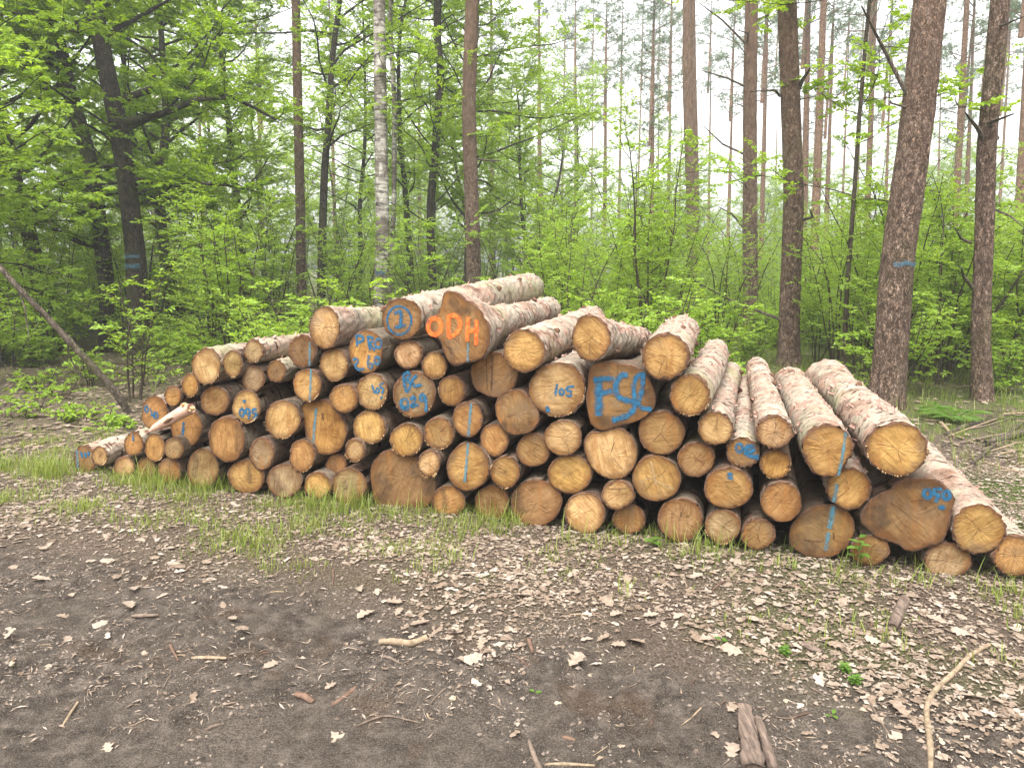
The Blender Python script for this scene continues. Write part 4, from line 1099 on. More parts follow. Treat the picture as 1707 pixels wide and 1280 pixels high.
def pine(name, label, px, Y, w0, w1, H=17, mat='bark_pine_h', group=None, k=16, n=70, limbs=(), seed=0, crown=True, stubs=8, marks=(), cat='tree', zw=6.0, flare=.35):
    g = np.random.default_rng(seed)
    P = trunk_path(px, Y, H)
    ca = 1 / math.sqrt(1 + ((px[0][0] - 853.5) / FPX) ** 2)
    r0, r1 = w0 * Y / FPX / 2 * ca, w1 * Y / FPX / 2 * ca
    base = P[0].copy()
    def r_of(z): return (r0 + (r1 - r0) * min(z / zw, 1)) * (1 - .55 * max(0, (z - zw) / max(H - zw, 1)))
    L = [p - base for p in P]
    e = empty(name, tuple(base)); tag(e, label, cat, group)
    G = Geo(); Q = trunk_geo(G, L, r_of, k, n, .045, seed, flare)
    G.tubes_obj('trunk', M[mat], e)
    B = Geo(); any_b = False
    def flush():
        nonlocal B
        B.tubes_obj('dead_branch', M['bark_grey'], e); B = Geo()
    for (x0, y0, x1, y1, wpx) in limbs:
        a, b = np.array(at_depth(x0, y0, Y)) - base, np.array(at_depth(x1, y1, Y - .4)) - base
        mid = (a + b) / 2 + g.normal(0, .05, 3)
        B.tube([a, mid, b], [wpx * Y / FPX / 2, wpx * Y / FPX / 2 * .75, wpx * Y / FPX / 2 * .3], 6); flush()
    for i in range(stubs):
        z = g.uniform(1.8, min(H * .7, 11)); q = Q[np.argmin(abs(Q[:, 2] - z))]
        a = g.uniform(0, 6.28)
        dead_limb(B, q, (math.cos(a), math.sin(a), g.uniform(-.15, .5)), g.uniform(.25, 1.5), .016, g); any_b = True
        if Y < 30: flush(); any_b = False
    if any_b: tag(B.tubes_obj('dead_branches', M['bark_grey'], e), kind='stuff')
    for (py, wpx, col) in marks:                      # spray-painted band round the front of the trunk
        zz_ = np.array(at_depth(px[0][0], py, Y))[2] - base[2]
        i = int(np.argmin(abs(Q[:, 2] - zz_))); c = Q[i]
        rr = r_of(c[2]) * 1.09
        hgt = wpx * Y / FPX / 2
        VV, ee = [], []
        aa = np.linspace(-2.3, -.75, 22)
        for zo, ed in ((-1.6, 1), (-.6, 0), (.6, 0), (1.6, 1)):
            for q_, a in enumerate(aa):
                VV.append((c[0] + rr * math.cos(a), c[1] + rr * math.sin(a), c[2] + zo * hgt + .01 * math.sin(a * 7)))
                ee.append(1 if q_ in (0, 21) else ed)
        FF = [(u * 22 + v, u * 22 + v + 1, u * 22 + v + 23, u * 22 + v + 22) for u in range(3) for v in range(21)]
        mesh_obj('paint_mark', VV, FF, M[col], e, attrs={'edge': ee})
    if crown: add_crown(e, tuple(Q[-1] - np.array([0, 0, 7.0])), seed, 1.0)
    return e, P
def gdepth(px, py): return on_ground(px, py).y

pine('pine_tree', 'thickest leaning pine trunk with two blue paint lines, behind the right slope of the pile', [(1478,660),(1487,560),(1496,440),(1515,310),(1532,180),(1550,0)], gdepth(1478, 682), 60, 50, 18, seed=1, k=28, n=170,
     limbs=[(1512,158,1436,10,7),(1512,180,1485,168,4)], stubs=2, marks=[(433,5,'paint_tree'),(447,6,'paint_tree')])
pine('pine_tree', 'dark slim pine with a V of two dead stubs, right of the thickest pine', [(1638,668),(1634,560),(1637,470),(1641,380),(1645,230),(1658,120),(1668,0)], gdepth(1638, 672), 34, 32, 16, mat='bark_pine', seed=2, k=22, n=130,
     limbs=[(1640,232,1609,188,8),(1662,232,1690,190,8),(1622,480,1602,446,7),(1660,45,1707,28,5),(1660,350,1707,380,4),(1618,405,1592,380,5)], stubs=2)
pine('pine_tree', 'straight grey-brown pine standing close behind the right slope logs', [(1314,612),(1317,480),(1323,330),(1318,160),(1312,0)], gdepth(1314, 614), 36, 30, 17, seed=3, k=24, n=130,
     limbs=[(1300,160,1250,153,5),(1330,150,1351,114,8),(1330,162,1360,161,3),(1326,370,1350,350,6),(1300,532,1145,462,5)], stubs=2)
pine('pine_tree', 'straight pine with long drooping dead limbs, left of the grey-brown pine', [(1252,560),(1250,400),(1250,200),(1253,0)], gdepth(1252, 562), 26, 22, 18, seed=4, k=20, n=100,
     limbs=[(1245,75,1165,5,4),(1243,145,1170,118,4),(1242,258,1172,210,4),(1240,380,1198,345,4),(1262,35,1295,5,6),(1245,75,1228,50,4)], stubs=5)
pine('pine_tree', 'rusty-topped pine standing tight beside a slenderer rusty pine', [(1156,520),(1153,330),(1147,150),(1146,0)], 26, 19, 18, 20, seed=5, n=80, stubs=8)
pine('pine_tree', 'slender rusty pine close beside a slightly thicker rusty pine', [(1162,500),(1160,300),(1156,100),(1155,0)], 31, 11, 10, 20, seed=6, n=60, stubs=4)
pine('pine_tree', 'rusty mid-pile pine rising behind the crest log with a circled 1', [(790,470),(785,300),(781,180),(787,0)], 17, 25, 22, 18, seed=7, k=22, n=100, stubs=8, limbs=[(795,265,835,268,4)])
pine('pine_tree', 'slim pale-barked pine behind the pale log on the left crest', [(503,480),(500,330),(496,150),(493,0)], 20, 17, 15, 18, seed=8, n=90, stubs=7)
# birches and the dark broadleaf stems between them
pine('birch_tree', 'old birch with dark patched white bark and a blue paint ring', [(633,500),(638,400),(635,200),(632,0)], 17, 24, 20, 15, mat='bark_birch', seed=9, k=20, n=90, stubs=3, crown=False, marks=[(460,7,'paint_tree')])
pine('birch_tree', 'thin white birch standing against the old patched birch', [(650,480),(657,330),(658,170),(650,40),(652,0)], 19, 8.5, 8, 14, mat='bark_birch', seed=10, k=12, n=70, stubs=3, crown=False)

# ---- broadleaf growth
def twig_leaves(G, p, d, L, g, nl, ll, flat=.5):
    i = np.arange(nl); q = p + d * (L * (i[:, None] + .5) / nl)
    side = np.array([d[1], -d[0], 0.0]); side = side / (np.linalg.norm(side) + 1e-6)
    v = d * .6 + side * (np.where(i % 2, .8, -.8))[:, None] + g.normal(0, .25, (nl, 3)); v[:, 2] -= .1
    n = g.normal(0, flat, (nl, 3)); n[:, 2] += 1
    l = ll * g.uniform(.6, 1.2, nl)
    G.leaves(q, unit(v), unit(n), l, l * g.uniform(.5, .62, nl))
def spray(G, p, d, L, r, g, ntw, nl, ll, up=.1):
    """a leafy side branch"""
    P = [np.array(p, float)]; d = unit(np.array(d, float))
    for k in range(4):
        d = unit(d + g.normal(0, .16, 3) + np.array([0, 0, up * .4])); P.append(P[-1] + d * L / 4)
    G.tube(P, np.linspace(r, r * .3, 5), 4, cap=False)
    PP = np.array(P)
    for i in range(ntw):
        t_ = .15 + .85 * (i + g.random()) / ntw
        q = PP[0] + 0; f = t_ * 4; k = min(int(f), 3); q = PP[k] + (PP[k + 1] - PP[k]) * (f - k)
        dd = unit(PP[k + 1] - PP[k])
        side = unit(np.cross(dd, np.array([0, 0, 1.])) + 1e-6) * (1 if i % 2 else -1)
        td = unit(dd * .7 + side * .8 + g.normal(0, .3, 3))
        tl = L * g.uniform(.22, .42)
        G.tube([q, q + td * tl * .55, q + td * tl + np.array([0, 0, -.02])], [r * .35, r * .25, r * .12], 3, cap=False)
        twig_leaves(G, q, td, tl, g, nl, ll)
    return P
def shrub_geo(seed, H, stems, ll, nbr, ntw, nl, lean=.25):
    g = np.random.default_rng(seed); G = Geo()
    for s in range(stems):
        a = g.uniform(0, 6.28); d = np.array([math.cos(a) * lean, math.sin(a) * lean, 1.0]); h = H * g.uniform(.6, 1.05)
        P = [np.array([math.cos(a) * .08, math.sin(a) * .08, -.05])]
        for k in range(8):
            d = unit(d + g.normal(0, .09, 3)); P.append(P[-1] + d * h / 8)
        r = .006 + .005 * h
        G.tube(P, np.linspace(r, .004, 9), 6)
        PP = np.array(P)
        for b in range(nbr):
            f = (.22 + .78 * (b + g.random()) / nbr) * 8; k = min(int(f), 7)
            q = PP[k] + (PP[k + 1] - PP[k]) * (f - k)
            a2 = g.uniform(0, 6.28); up = g.uniform(.0, .6)
            spray(G, q, (math.cos(a2), math.sin(a2), up), g.uniform(.35, .95) * (1.25 - .6 * f / 8) * (H / 3.5) ** .5, .006, g, ntw, nl, ll)
    return G
def broadleaf_geo(seed, H, start, R0, nlimb, ll, r0, ntw=5, nl=15, lean=0.0):
    g = np.random.default_rng(seed); G = Geo(); T = Geo()
    d = np.array([lean, 0, 1.0]); P = [np.array([0, 0, -.1])]
    for k in range(14):
        d = unit(d + g.normal(0, .06, 3) + np.array([0, 0, .08])); P.append(P[-1] + d * H / 14)
    PP = np.array(P)
    trunk_geo(T, P, lambda z: r0 * (1 - .88 * min(z / H, 1)) + .008, 10, 50, .05, seed, .3)
    for i in range(nlimb):
        f = (start + (1 - start) * (i + g.random()) / nlimb) * 14; k = min(int(f), 13)
        q = PP[k] + (PP[k + 1] - PP[k]) * (f - k); a = i * 2.4 + g.normal(0, .4)
        u = (f / 14 - start) / (1 - start)
        L = R0 * (.55 + .75 * math.sin(math.pi * min(u * .8 + .12, 1))) * g.uniform(.6, 1.1)
        dd = np.array([math.cos(a), math.sin(a), g.uniform(.1, .75)])
        Q = [q]
        for m in range(6):
            dd = unit(dd + g.normal(0, .14, 3) + np.array([0, 0, .04])); Q.append(Q[-1] + dd * L / 6)
        G.tube(Q, np.linspace(r0 * .28 * (1 - .6 * u) + .006, .006, 7), 5, cap=False)
        for m in range(1, 7):
            for s in range(2 if m < 3 else 3):
                a2 = g.uniform(0, 6.28); sd_ = unit(np.array([math.cos(a2), math.sin(a2), g.uniform(-.1, .5)]) + dd * .5)
                spray(G, Q[m], sd_, g.uniform(.4, .9), .006, g, ntw, nl, ll)
    return T, G
def plant_proto(name, cat, T, G, bark, leaf, leafname='foliage', stemname='stem'):
    e = empty(name)
    if T is not None:
        T.tubes_obj('trunk', M[bark], e); G.tubes_obj('branches', M[bark], e)
    else: G.tubes_obj(stemname, M[bark], e)
    G.leaves_obj(leafname, M[leaf], e)
    e['category'] = cat
    return e
SHRUBS = [plant_proto('understory_shrub', 'shrub', None, shrub_geo(200 + k, h, st, .064, 15, 6, 11), 'bark_shrub', 'leaf_shrub') for k, (h, st) in enumerate([(3.2, 5), (3.9, 6), (2.7, 5), (4.5, 6), (3.5, 4)])]
LOWS = [plant_proto('low_shrub', 'shrub', None, shrub_geo(220 + k, h, st, .058, 9, 5, 9, .5), 'bark_shrub', 'leaf_shrub') for k, (h, st) in enumerate([(1.1, 8), (.8, 8), (1.4, 7)])]
TREES = [plant_proto('broadleaf_tree', 'tree', *broadleaf_geo(240 + k, h, st, r, nb, .078, .11), 'bark_oak' if k % 2 else 'bark_shrub', 'leaf_birch', 'crown') for k, (h, st, r, nb) in enumerate([(11, .22, 2.6, 30), (13, .28, 3.0, 32), (9, .18, 2.2, 26), (14, .3, 3.2, 34)])]
OAKS = [plant_proto('oak_tree', 'tree', *broadleaf_geo(260, 12, .22, 3.6, 34, .095, .18), 'bark_oak', 'leaf_oak', 'crown')]

USED = set()
def put(proto, x, y, rz, s, label, group):
    loc = (x, y, float(height(x, y)))
    if id(proto) in USED: return copy_tree(proto, loc, rz, s, label, group)
    USED.add(id(proto)); proto.location = loc; proto.rotation_euler = (0, 0, rz); proto.scale = (s, s, s)
    proto['label'] = label; proto['group'] = group
    return proto
# trunks that stay in view: screen column, depth
CLEAR = [(1478,8.2,40),(1640,8.6,28),(1316,11.9,25),(1251,17.5,18),(1152,26,14),(787,17,16),(635,17,18),(500,20,10),(215,13.6,30)]
NAMES = ['the thickest pine', 'the dark V-stubbed pine', 'the grey-brown pine', 'the drooping-limbed pine', 'the rusty-topped pine', 'the rusty mid-pile pine', 'the patched birch', 'the slim pale pine', 'the twin oaks']
def beside(x, y):
    """the standing trunk this plant is found by"""
    px = 853.5 + x / y * FPX
    i = min(range(len(CLEAR)), key=lambda q: abs(CLEAR[q][0] - px))
    return ('behind ' if y > CLEAR[i][1] else 'nearer than ') + NAMES[i]
def blocked(x, y, half):
    px = 853.5 + x / y * FPX
    for cx, dep, w in CLEAR:
        if y < dep and abs(px - cx) < w + half * FPX / y * .55: return True
    return False
gs = np.random.default_rng(77)
# tall understory
placed = []
def far_enough(x, y, d):
    return all((x - a) ** 2 + (y - b) ** 2 > d * d for a, b in placed)
tries = 0; nsh = 0
while nsh < 210 and tries < 9000:
    tries += 1
    y = 9.5 + 40 * gs.random() ** 1.4; x = gs.uniform(-.85, .85) * y
    px = 853.5 + x / y * FPX
    if s_of(x, y) < 3.4: continue
    if y < 13 and (px < 330): continue
    if y < 9.8 and px > 1350: continue
    if blocked(x, y, .9): continue
    if not far_enough(x, y, .8 + y * .03): continue
    placed.append((x, y)); nsh += 1
    if y < 16: lab, grp = 'tall light green shrub close behind the log pile, ' + beside(x, y), 'shrubs close behind the pile'
    elif y < 30: lab, grp = 'light green shrub of the middle understory ' + beside(x, y), 'shrubs of the middle understory'
    else: lab, grp = 'hazy green shrub deep in the wood ' + beside(x, y), 'shrubs deep in the wood'
    put(SHRUBS[int(gs.integers(5))], x, y, gs.uniform(0, 6.28), gs.uniform(.75, 1.12), lab, grp)
for px, y in [(1365,12.6),(1400,11.2),(1440,10.4),(1540,10.2),(1585,11.0),(1560,12.4),(1690,10.6),(1720,11.6),(1610,13.2),(1440,13),(1200,14),(1100,13.2),(1030,12.4),(1375,14.5),(1500,14.2),(1660,14.6)]:
    x = (px - 853.5) / FPX * y; placed.append((x, y))
    put(SHRUBS[int(gs.integers(5))], x, y, gs.uniform(0, 6.28), gs.uniform(.6, .85), 'tall light green shrub close behind the log pile, ' + beside(x, y), 'shrubs close behind the pile')
nsh = tries = 0
while nsh < 165 and tries < 9000:
    tries += 1
    y = 7.8 + 26 * gs.random() ** 1.2; x = gs.uniform(-.8, .85) * y
    px = 853.5 + x / y * FPX
    if s_of(x, y) < 2.9: continue
    if y < 11 and px < 420: continue
    if y < 9.0 and px > 1300: continue
    if y < 11.9 and abs(px - 1316) < 60: continue
    if not far_enough(x, y, .35): continue
    placed.append((x, y)); nsh += 1
    put(LOWS[int(gs.integers(3))], x, y, gs.uniform(0, 6.28), gs.uniform(.7, 1.2), 'knee-high bright green bush ' + beside(x, y), 'low bushes behind the pile')
# young broadleaf trees: left and middle of the picture
TL = [(-1.2,19),(-3.3,23),(.8,24),(-5.2,19.5),(-7.8,21),(-10.5,20),(-2.0,29),(-6,28),(-10,29),(-14,27),(1.8,33),(-4,36),(-9,38),(-15,37),(-20,34),(3.5,42),(-1,44),(-7,47),(-14,48),(-22,46),(-12.5,17.5),(-15.5,22),(-18.5,27)]
for k, (x, y) in enumerate(TL):
    far_ = y > 26
    put(TREES[k % 4], x, y, gs.uniform(0, 6.28), gs.uniform(.85, 1.1), ('young broadleaf tree with a hazy green crown, far ' if far_ else 'young broadleaf tree with fresh green crown, ') + beside(x, y), 'far young broadleaf trees' if far_ else 'young broadleaf trees behind the birches')
for k in range(64):                                   # the wood closes behind
    y = gs.uniform(50, 92); x = gs.uniform(-.8, .8) * y
    put(TREES[k % 4], x, y, gs.uniform(0, 6.28), (gs.uniform(.7, .9) if x > 2 else gs.uniform(.9, 1.25)), 'broadleaf tree in haze at the back of the wood ' + beside(x, y), 'broadleaf trees at the back of the wood')
for k in range(34):
    y = gs.uniform(48, 88); x = gs.uniform(.05, .82) * y
    put(TREES[k % 4], x, y, gs.uniform(0, 6.28), gs.uniform(.6, .9), 'broadleaf tree in haze at the back of the wood ' + beside(x, y), 'broadleaf trees at the back of the wood')
for k, (x, y) in enumerate([(-9.5,14.5),(-12.5,15),(-8.8,18.5)]):
    put(OAKS[0], x, y, gs.uniform(0, 6.28), gs.uniform(.85, 1.0), 'leafy dark green oak beyond the twin oak stems', 'oaks beyond the twin oak stems')
# far pines
FARP = [(1007,44,6,7),(1085,38,8,7),(1113,50,5,6),(1212,46,7,6),(1338,34,13,11),(1356,31,16,14),(1375,40,9,8),(1442,33,11,10),(1473,44,7,6),(1588,30,13,12),(1606,36,9,8),(1693,26,17,15),(1702,34,12,10),
        (1268,40,9,8),(1030,58,5,5),(1060,62,5,4),(960,55,7,6),(900,48,9,8),(820,45,9,8),(935,66,5,5),(1180,60,5,5),(1237,64,5,4),(1290,70,5,4),(1400,58,5,5),(1510,60,5,5),(1560,52,6,5),(1630,58,6,5),(1660,48,7,6),
        (700,50,7,6),(560,46,7,6),(440,42,8,7),(340,44,8,7),(260,48,7,6),(90,45,8,7),(1130,75,4,4),(1095,70,4,4),(985,75,4,4),(1310,55,6,5),(1425,72,4,4),(1540,72,4,4)]
for k, (px, Y, w0, w1) in enumerate(FARP):
    near = Y < 36
    lab = 'slim rusty pine in the middle distance' if near else 'thin misty pine stem with a grey-green crown'
    lab += ', ' + beside((px - 853.5) / FPX * Y, Y)
    lean = gs.normal(0, 4)
    pine('pine_tree', lab, [(px, 450), (px + (px - 853) * .03 + lean, 0)], Y, w0, w1, (gs.uniform(16, 20) if Y < 36 else gs.uniform(12.5, 19)), mat='bark_pine_red', group='middle distance rusty pines' if near else 'distant pines', k=9, n=26, seed=300 + k, stubs=6, flare=.15)

# ---- the twin oaks on the left
def oak(label, px, Y, w0, w1, limbs, seed, marks=()):
    g = np.random.default_rng(seed)
    P = trunk_path(px, Y, 9.5); base = P[0].copy(); Lp = [p - base for p in P]
    ca = 1 / math.sqrt(1 + ((px[0][0] - 853.5) / FPX) ** 2)
    r0, r1 = w0 * Y / FPX / 2 * ca, w1 * Y / FPX / 2 * ca
    e = empty('oak_tree', tuple(base)); tag(e, label, 'tree')
    T = Geo(); r_of = lambda z: r0 + (r1 - r0) * min(z / 7, 1)
    Q = trunk_geo(T, Lp, r_of, 20, 110, .06, seed, .5)
    T.tubes_obj('trunk', M['bark_oak'], e)
    G = Geo()
    for pts, w, dy in limbs:
        n = len(pts)
        LP_ = [np.array(at_depth(x, y, Y + dy * i / (n - 1))) - base for i, (x, y) in enumerate(pts)]
        LQ = resample(LP_, 14); r = w * Y / FPX / 2
        G.tube(LQ, np.linspace(r, r * .3, 14) * (1 + .08 * g.standard_normal(14)), 8)
        for m in range(3, 14):
            for s in range(2):
                a = g.uniform(0, 6.28)
                spray(G, LQ[m], (math.cos(a), math.sin(a), g.uniform(-.2, .6)), g.uniform(.4, 1.0), .009, g, 6, 15, .085)
    for i in range(17):                                # leafy limbs all round
        z = g.uniform(2.2, 9); q = Q[np.argmin(abs(Q[:, 2] - z))]; a = g.uniform(0, 6.28)
        d = np.array([math.cos(a), math.sin(a), g.uniform(-.05, .45)]); L = g.uniform(1.2, 3.2)
        PL = [q]
        for m in range(7):
            d = unit(d + g.normal(0, .2, 3)); PL.append(PL[-1] + d * L / 7)
        G.tube(PL, np.linspace(.03, .008, 8), 5)
        for m in range(2, 8):
            for s in range(3):
                a2 = g.uniform(0, 6.28)
                spray(G, PL[m], unit(np.array([math.cos(a2), math.sin(a2), g.uniform(-.25, .5)]) + d * .4), g.uniform(.35, .85), .008, g, 5, 14, .085)
    G.tubes_obj('branches', M['bark_oak'], e)
    G.leaves_obj('crown', M['leaf_oak'], e)
    for (py, wpx) in marks:
        zz_ = np.array(at_depth(px[0][0], py, Y))[2] - base[2]; i = int(np.argmin(abs(Q[:, 2] - zz_))); c = Q[i]
        rr = r_of(c[2]) * 1.12; hgt = wpx * Y / FPX / 2; aa = np.linspace(-2.4, -.7, 22)
        VV = [(c[0] + rr * math.cos(a), c[1] + rr * math.sin(a), c[2] + zo * hgt) for zo in (-1.6, -.6, .6, 1.6) for a in aa]
        ee = [1 if (q in (0, 21) or u in (0, 3)) else 0 for u in range(4) for q in range(22)]
        mesh_obj('paint_mark', VV, [(u * 22 + v, u * 22 + v + 1, u * 22 + v + 23, u * 22 + v + 22) for u in range(3) for v in range(21)], M['paint_tree'], e, attrs={'edge': ee})
YO = gdepth(230, 592)
oak('mossy oak stem with a blue paint band and long limbs reaching right', [(232,590),(226,430),(212,300),(198,210),(178,120),(155,0)], YO, 38, 26,
    [([(200,205),(240,200),(285,185),(330,163),(390,165)], 14, -.6), ([(197,170),(240,152),(290,138),(340,148),(400,166),(460,200)], 13, .5), ([(225,300),(300,310),(360,305),(420,318)], 9, -1.0), ([(170,60),(230,30),(300,-10)], 10, .8)], 401, marks=[(428,5),(440,6)])
oak('leaning oak stem with a thick limb reaching left, beside the blue-banded oak', [(182,585),(178,470),(165,370),(150,270),(112,140),(95,60),(68,0)], YO + .5, 28, 24,
    [([(95,105),(60,98),(25,110),(-25,135)], 15, -.8), ([(158,412),(120,400),(90,380),(40,372)], 9, -1.2), ([(85,70),(40,55),(-20,60)], 10, .5), ([(100,100),(60,70),(10,50)], 8, -1)], 402)
# dark crooked stem with leaves, mid picture
def crooked(label, px, Y, w0, w1, seed, nl=30, z0=2.5, H=9, bk='bark_oak', rb=.02):
    g = np.random.default_rng(seed); P = trunk_path(px, Y, H); base = P[0].copy()
    e = empty('broadleaf_tree', tuple(base)); tag(e, label, 'tree')
    r0, r1 = w0 * Y / FPX / 2, w1 * Y / FPX / 2
    T = Geo(); Q = trunk_geo(T, [p - base for p in P], lambda z: r0 + (r1 - r0) * min(z / 7, 1), 12, 90, .07, seed, .3)
    T.tubes_obj('trunk', M[bk], e)
    G = Geo()
    for i in range(nl):
        z = g.uniform(z0, H); q = Q[np.argmin(abs(Q[:, 2] - z))]; a = g.uniform(0, 6.28)
        d = np.array([math.cos(a), math.sin(a), g.uniform(.1, .7)]); L = g.uniform(.8, 2.6); PL = [q]
        for m in range(6):
            d = unit(d + g.normal(0, .18, 3)); PL.append(PL[-1] + d * L / 6)
        G.tube(PL, np.linspace(rb, rb * .3, 7), 4)
        for m in range(2, 7):
            for s in range(2):
                a2 = g.uniform(0, 6.28)
                spray(G, PL[m], unit(np.array([math.cos(a2), math.sin(a2), g.uniform(-.2, .5)]) + d * .4), g.uniform(.3, .75), .006, g, 5, 12, .075)
    G.tubes_obj('branches', M[bk], e); G.leaves_obj('crown', M['leaf_birch'], e)
crooked('dark crooked tree stem between the thin birch and the rusty pine', [(722,480),(718,400),(718,340),(727,240),(735,120),(728,60),(730,0)], 18, 14, 12, 411)
crooked('thin straight sapling stem just left of the thickest pine', [(1406,625),(1412,480),(1422,350),(1432,200),(1444,60),(1450,0)], gdepth(1406, 632), 8, 5, 412, 16, 1.8, 7, 'bark_shrub', .008)

# ---- leaning dead stem and sapling on the left
Yl = gdepth(215, 690)
e = empty('leaning_dead_stem', tuple(at_depth(215, 690, Yl))); tag(e, 'bare dead stem leaning left over the leaf-covered floor', 'dead tree')
b0 = np.array(e.location); G = Geo(); gd = np.random.default_rng(5)
PL = [np.array(at_depth(x, y, Yl - .5 * i / 5)) - b0 for i, (x, y) in enumerate([(218,694),(195,655),(140,595),(80,530),(40,490),(-60,380),(-140,290)])]
Q = resample(PL, 40); G.tube(Q, np.linspace(.044, .018, 40) * (1 + .07 * gd.standard_normal(40)), 9)
G.tubes_obj('stem', M['bark_grey'], e)
B = Geo()
for q, d in ((Q[22], (.1, 0, -.9)), (Q[13], (-.1, -.1, -.8)), (Q[28], (-.2, .1, .8))):
    B = Geo(); dead_limb(B, q, d, .6, .012, gd); B.tubes_obj('side_twig', M['bark_grey'], e)
def sapling(name, label, px, py, H, seed, stems=3, nbr=9, ll=.07, cat='sapling', mat='leaf_shrub', lean=.2):
    p = on_ground(px, py); G = shrub_geo(seed, H, stems, ll, nbr, 3, 6, lean)
    e = empty(name, (p.x, p.y, gz(p.x, p.y))); tag(e, label, cat)
    G.tubes_obj('stem', M['bark_shrub'], e); G.leaves_obj('foliage', M[mat], e)
sapling('cherry_sapling', 'leafy sapling beside the foot of the leaning dead stem', 222, 668, 1.7, 421, 4, 10)
sapling('cherry_sapling', 'small bright sapling under the blue-banded oak', 160, 640, .7, 422, 4, 6)
for k, (x, y, h) in enumerate([(62,650,.4),(95,665,.35),(45,695,.3),(130,700,.25),(250,640,.6),(185,715,.22)]):
    sapling('ground_plant', 'low leafy plant rising from the brown leaves on the left', x, y, h, 430 + k, 5, 4, .055, 'plant', lean=.7)
    bpy.data.objects[COL.objects[-3].name]['group'] = 'low plants in the brown leaves'
# overhanging leafy boughs on the far left, of an oak just outside the frame
e = empty('oak_tree', (-8.4, 8.9, 0)); tag(e, 'oak at the left edge whose pale leafy boughs hang low over the floor', 'tree')
T = Geo(); trunk_geo(T, [(0, 0, -.1), (.05, 0, 2), (0, .1, 5), (.1, 0, 8)], lambda z: .16 - .008 * z, 16, 60, .06, 9, .6); T.tubes_obj('trunk', M['bark_oak'], e)
G = Geo(); go = np.random.default_rng(441)
for i in range(20):
    z = go.uniform(1.6, 5.5); a = go.uniform(-1.0, 1.4); d = np.array([math.cos(a), math.sin(a), go.uniform(-.05, .3)]); L = go.uniform(1.2, 3.0); PL = [np.array([0, 0, z])]
    for m in range(7): d = unit(d + go.normal(0, .15, 3)); PL.append(PL[-1] + d * L / 7)
    G.tube(PL, np.linspace(.03, .006, 8), 5)
    for m in range(2, 8):
        for s in range(3):
            a2 = go.uniform(0, 6.28); spray(G, PL[m], unit(np.array([math.cos(a2), math.sin(a2), go.uniform(-.3, .4)]) + d * .4), go.uniform(.3, .7), .006, go, 5, 13, .075)
G.tubes_obj('branches', M['bark_oak'], e); G.leaves_obj('crown', M['leaf_shrub'], e)
# ------------------------------------------------------------------ broken branch lying on the pile
def branch_obj(name, label, cat, pts, radii, mat, group=None, k=8, flat=1.0, seed=0, ends=None):
    """a stick through world points, origin at its first point"""
    g = np.random.default_rng(seed)
    P = np.array([np.array(p) for p in pts]); b = P[0].copy()
    n = max(10, 4 * len(P)); Q = resample(P - b, n)
    r = np.interp(np.linspace(0, 1, n), np.linspace(0, 1, len(radii)), radii)
    a = np.arange(k) * 2 * np.pi / k
    RR = r[:, None] * (1 + .10 * g.standard_normal((n, 1)) * .6 + .10 * np.sin(2 * a + 3 * np.linspace(0, 1, n)[:, None]) + .04 * g.standard_normal((n, k)))
    G = Geo(); G.tube(Q, RR, k)
    V = np.concatenate(G.tv)
    if flat != 1.0: V[:, 2] = V[:, 2] * flat
    F = np.concatenate(G.tf).tolist()
    for q in G.capf: F += q.tolist()
    o = mesh_obj(name, V, F, mat); o.location = tuple(b)
    return tag(o, label, cat, group)
fp = P0 - N0 * .16
pts = [on_plane(x, y, fp, N0) for x, y in ((250, 718), (262, 711), (285, 698), (305, 686), (319, 680))]
e = empty('broken_branch', tuple(pts[0])); tag(e, 'broken pink barked branch stub lying across the log with the blue line', 'branch')
G = Geo(); b0 = np.array(pts[0]); Q = resample([np.array(p) - b0 for p in pts], 16)
G.tube(Q, np.interp(np.linspace(0, 1, 16), [0, .12, .5, .9, 1], [.008, .026, .04, .045, .036]), 12); G.tubes_obj('stub', M['peeled'], e)
G = Geo(); q = np.array(on_plane(294, 693, fp - N0 * .034, N0)) - b0; q2 = np.array(on_plane(268, 708, fp - N0 * .026, N0)) - b0
G.tube([q2, (q + q2) / 2, q], [.003, .016, .004], 8); G.tubes_obj('bark_patch', M['bark_edge'], e)
for x, y, rr in ((304, 675, .013), (318, 682, .015)):
    c = np.array(on_plane(x, y, fp - N0 * .03, N0)) - b0
    G = Geo(); G.tube([c + np.array(N0) * .03, c, c - np.array(N0) * .012], [rr, rr, rr * .8], 9); G.tubes_obj('broken_end', M['splinter'], e)

# ------------------------------------------------------------------ sticks, chips and stones on the ground
def gp(x, y, lift=0.0):
    p = on_ground(x, y, -.015); return (p.x, p.y, gz(p.x, p.y) + lift)
def wpx(x, y, w): return w * (on_ground(x, y) - CAMP).length / FPX / 2
def stick(label, px, w, mat='stick_dark', name='stick', cat='stick', flat=1.0, seed=0, group=None, taper=.5, k=7):
    r = wpx(*px[0], w)
    return branch_obj(name, label, cat, [gp(x, y, r * .8 * flat) for x, y in px], [r * .75, r, r * (1 + taper) / 2, r * taper], M[mat], group, k, flat, seed)
stick('short pale curved stick lying on the track', [(634,1072),(655,1078),(685,1080),(712,1073)], 12, 'stick_pale', seed=1, taper=.8)
stick('long pale crooked branch lying at the right edge of the track', [(1648,1083),(1615,1098),(1590,1125),(1562,1148),(1542,1180),(1546,1215),(1553,1250),(1550,1300)], 6.5, 'stick_pale', 'fallen_branch', 'branch', seed=2, taper=1.1)
stick('larger dark split slab of weathered wood half buried in the track', [(1240,1190),(1247,1230),(1256,1290)], 30, 'rotten', 'wood_slab', 'wood', .55, 3, taper=1.0)
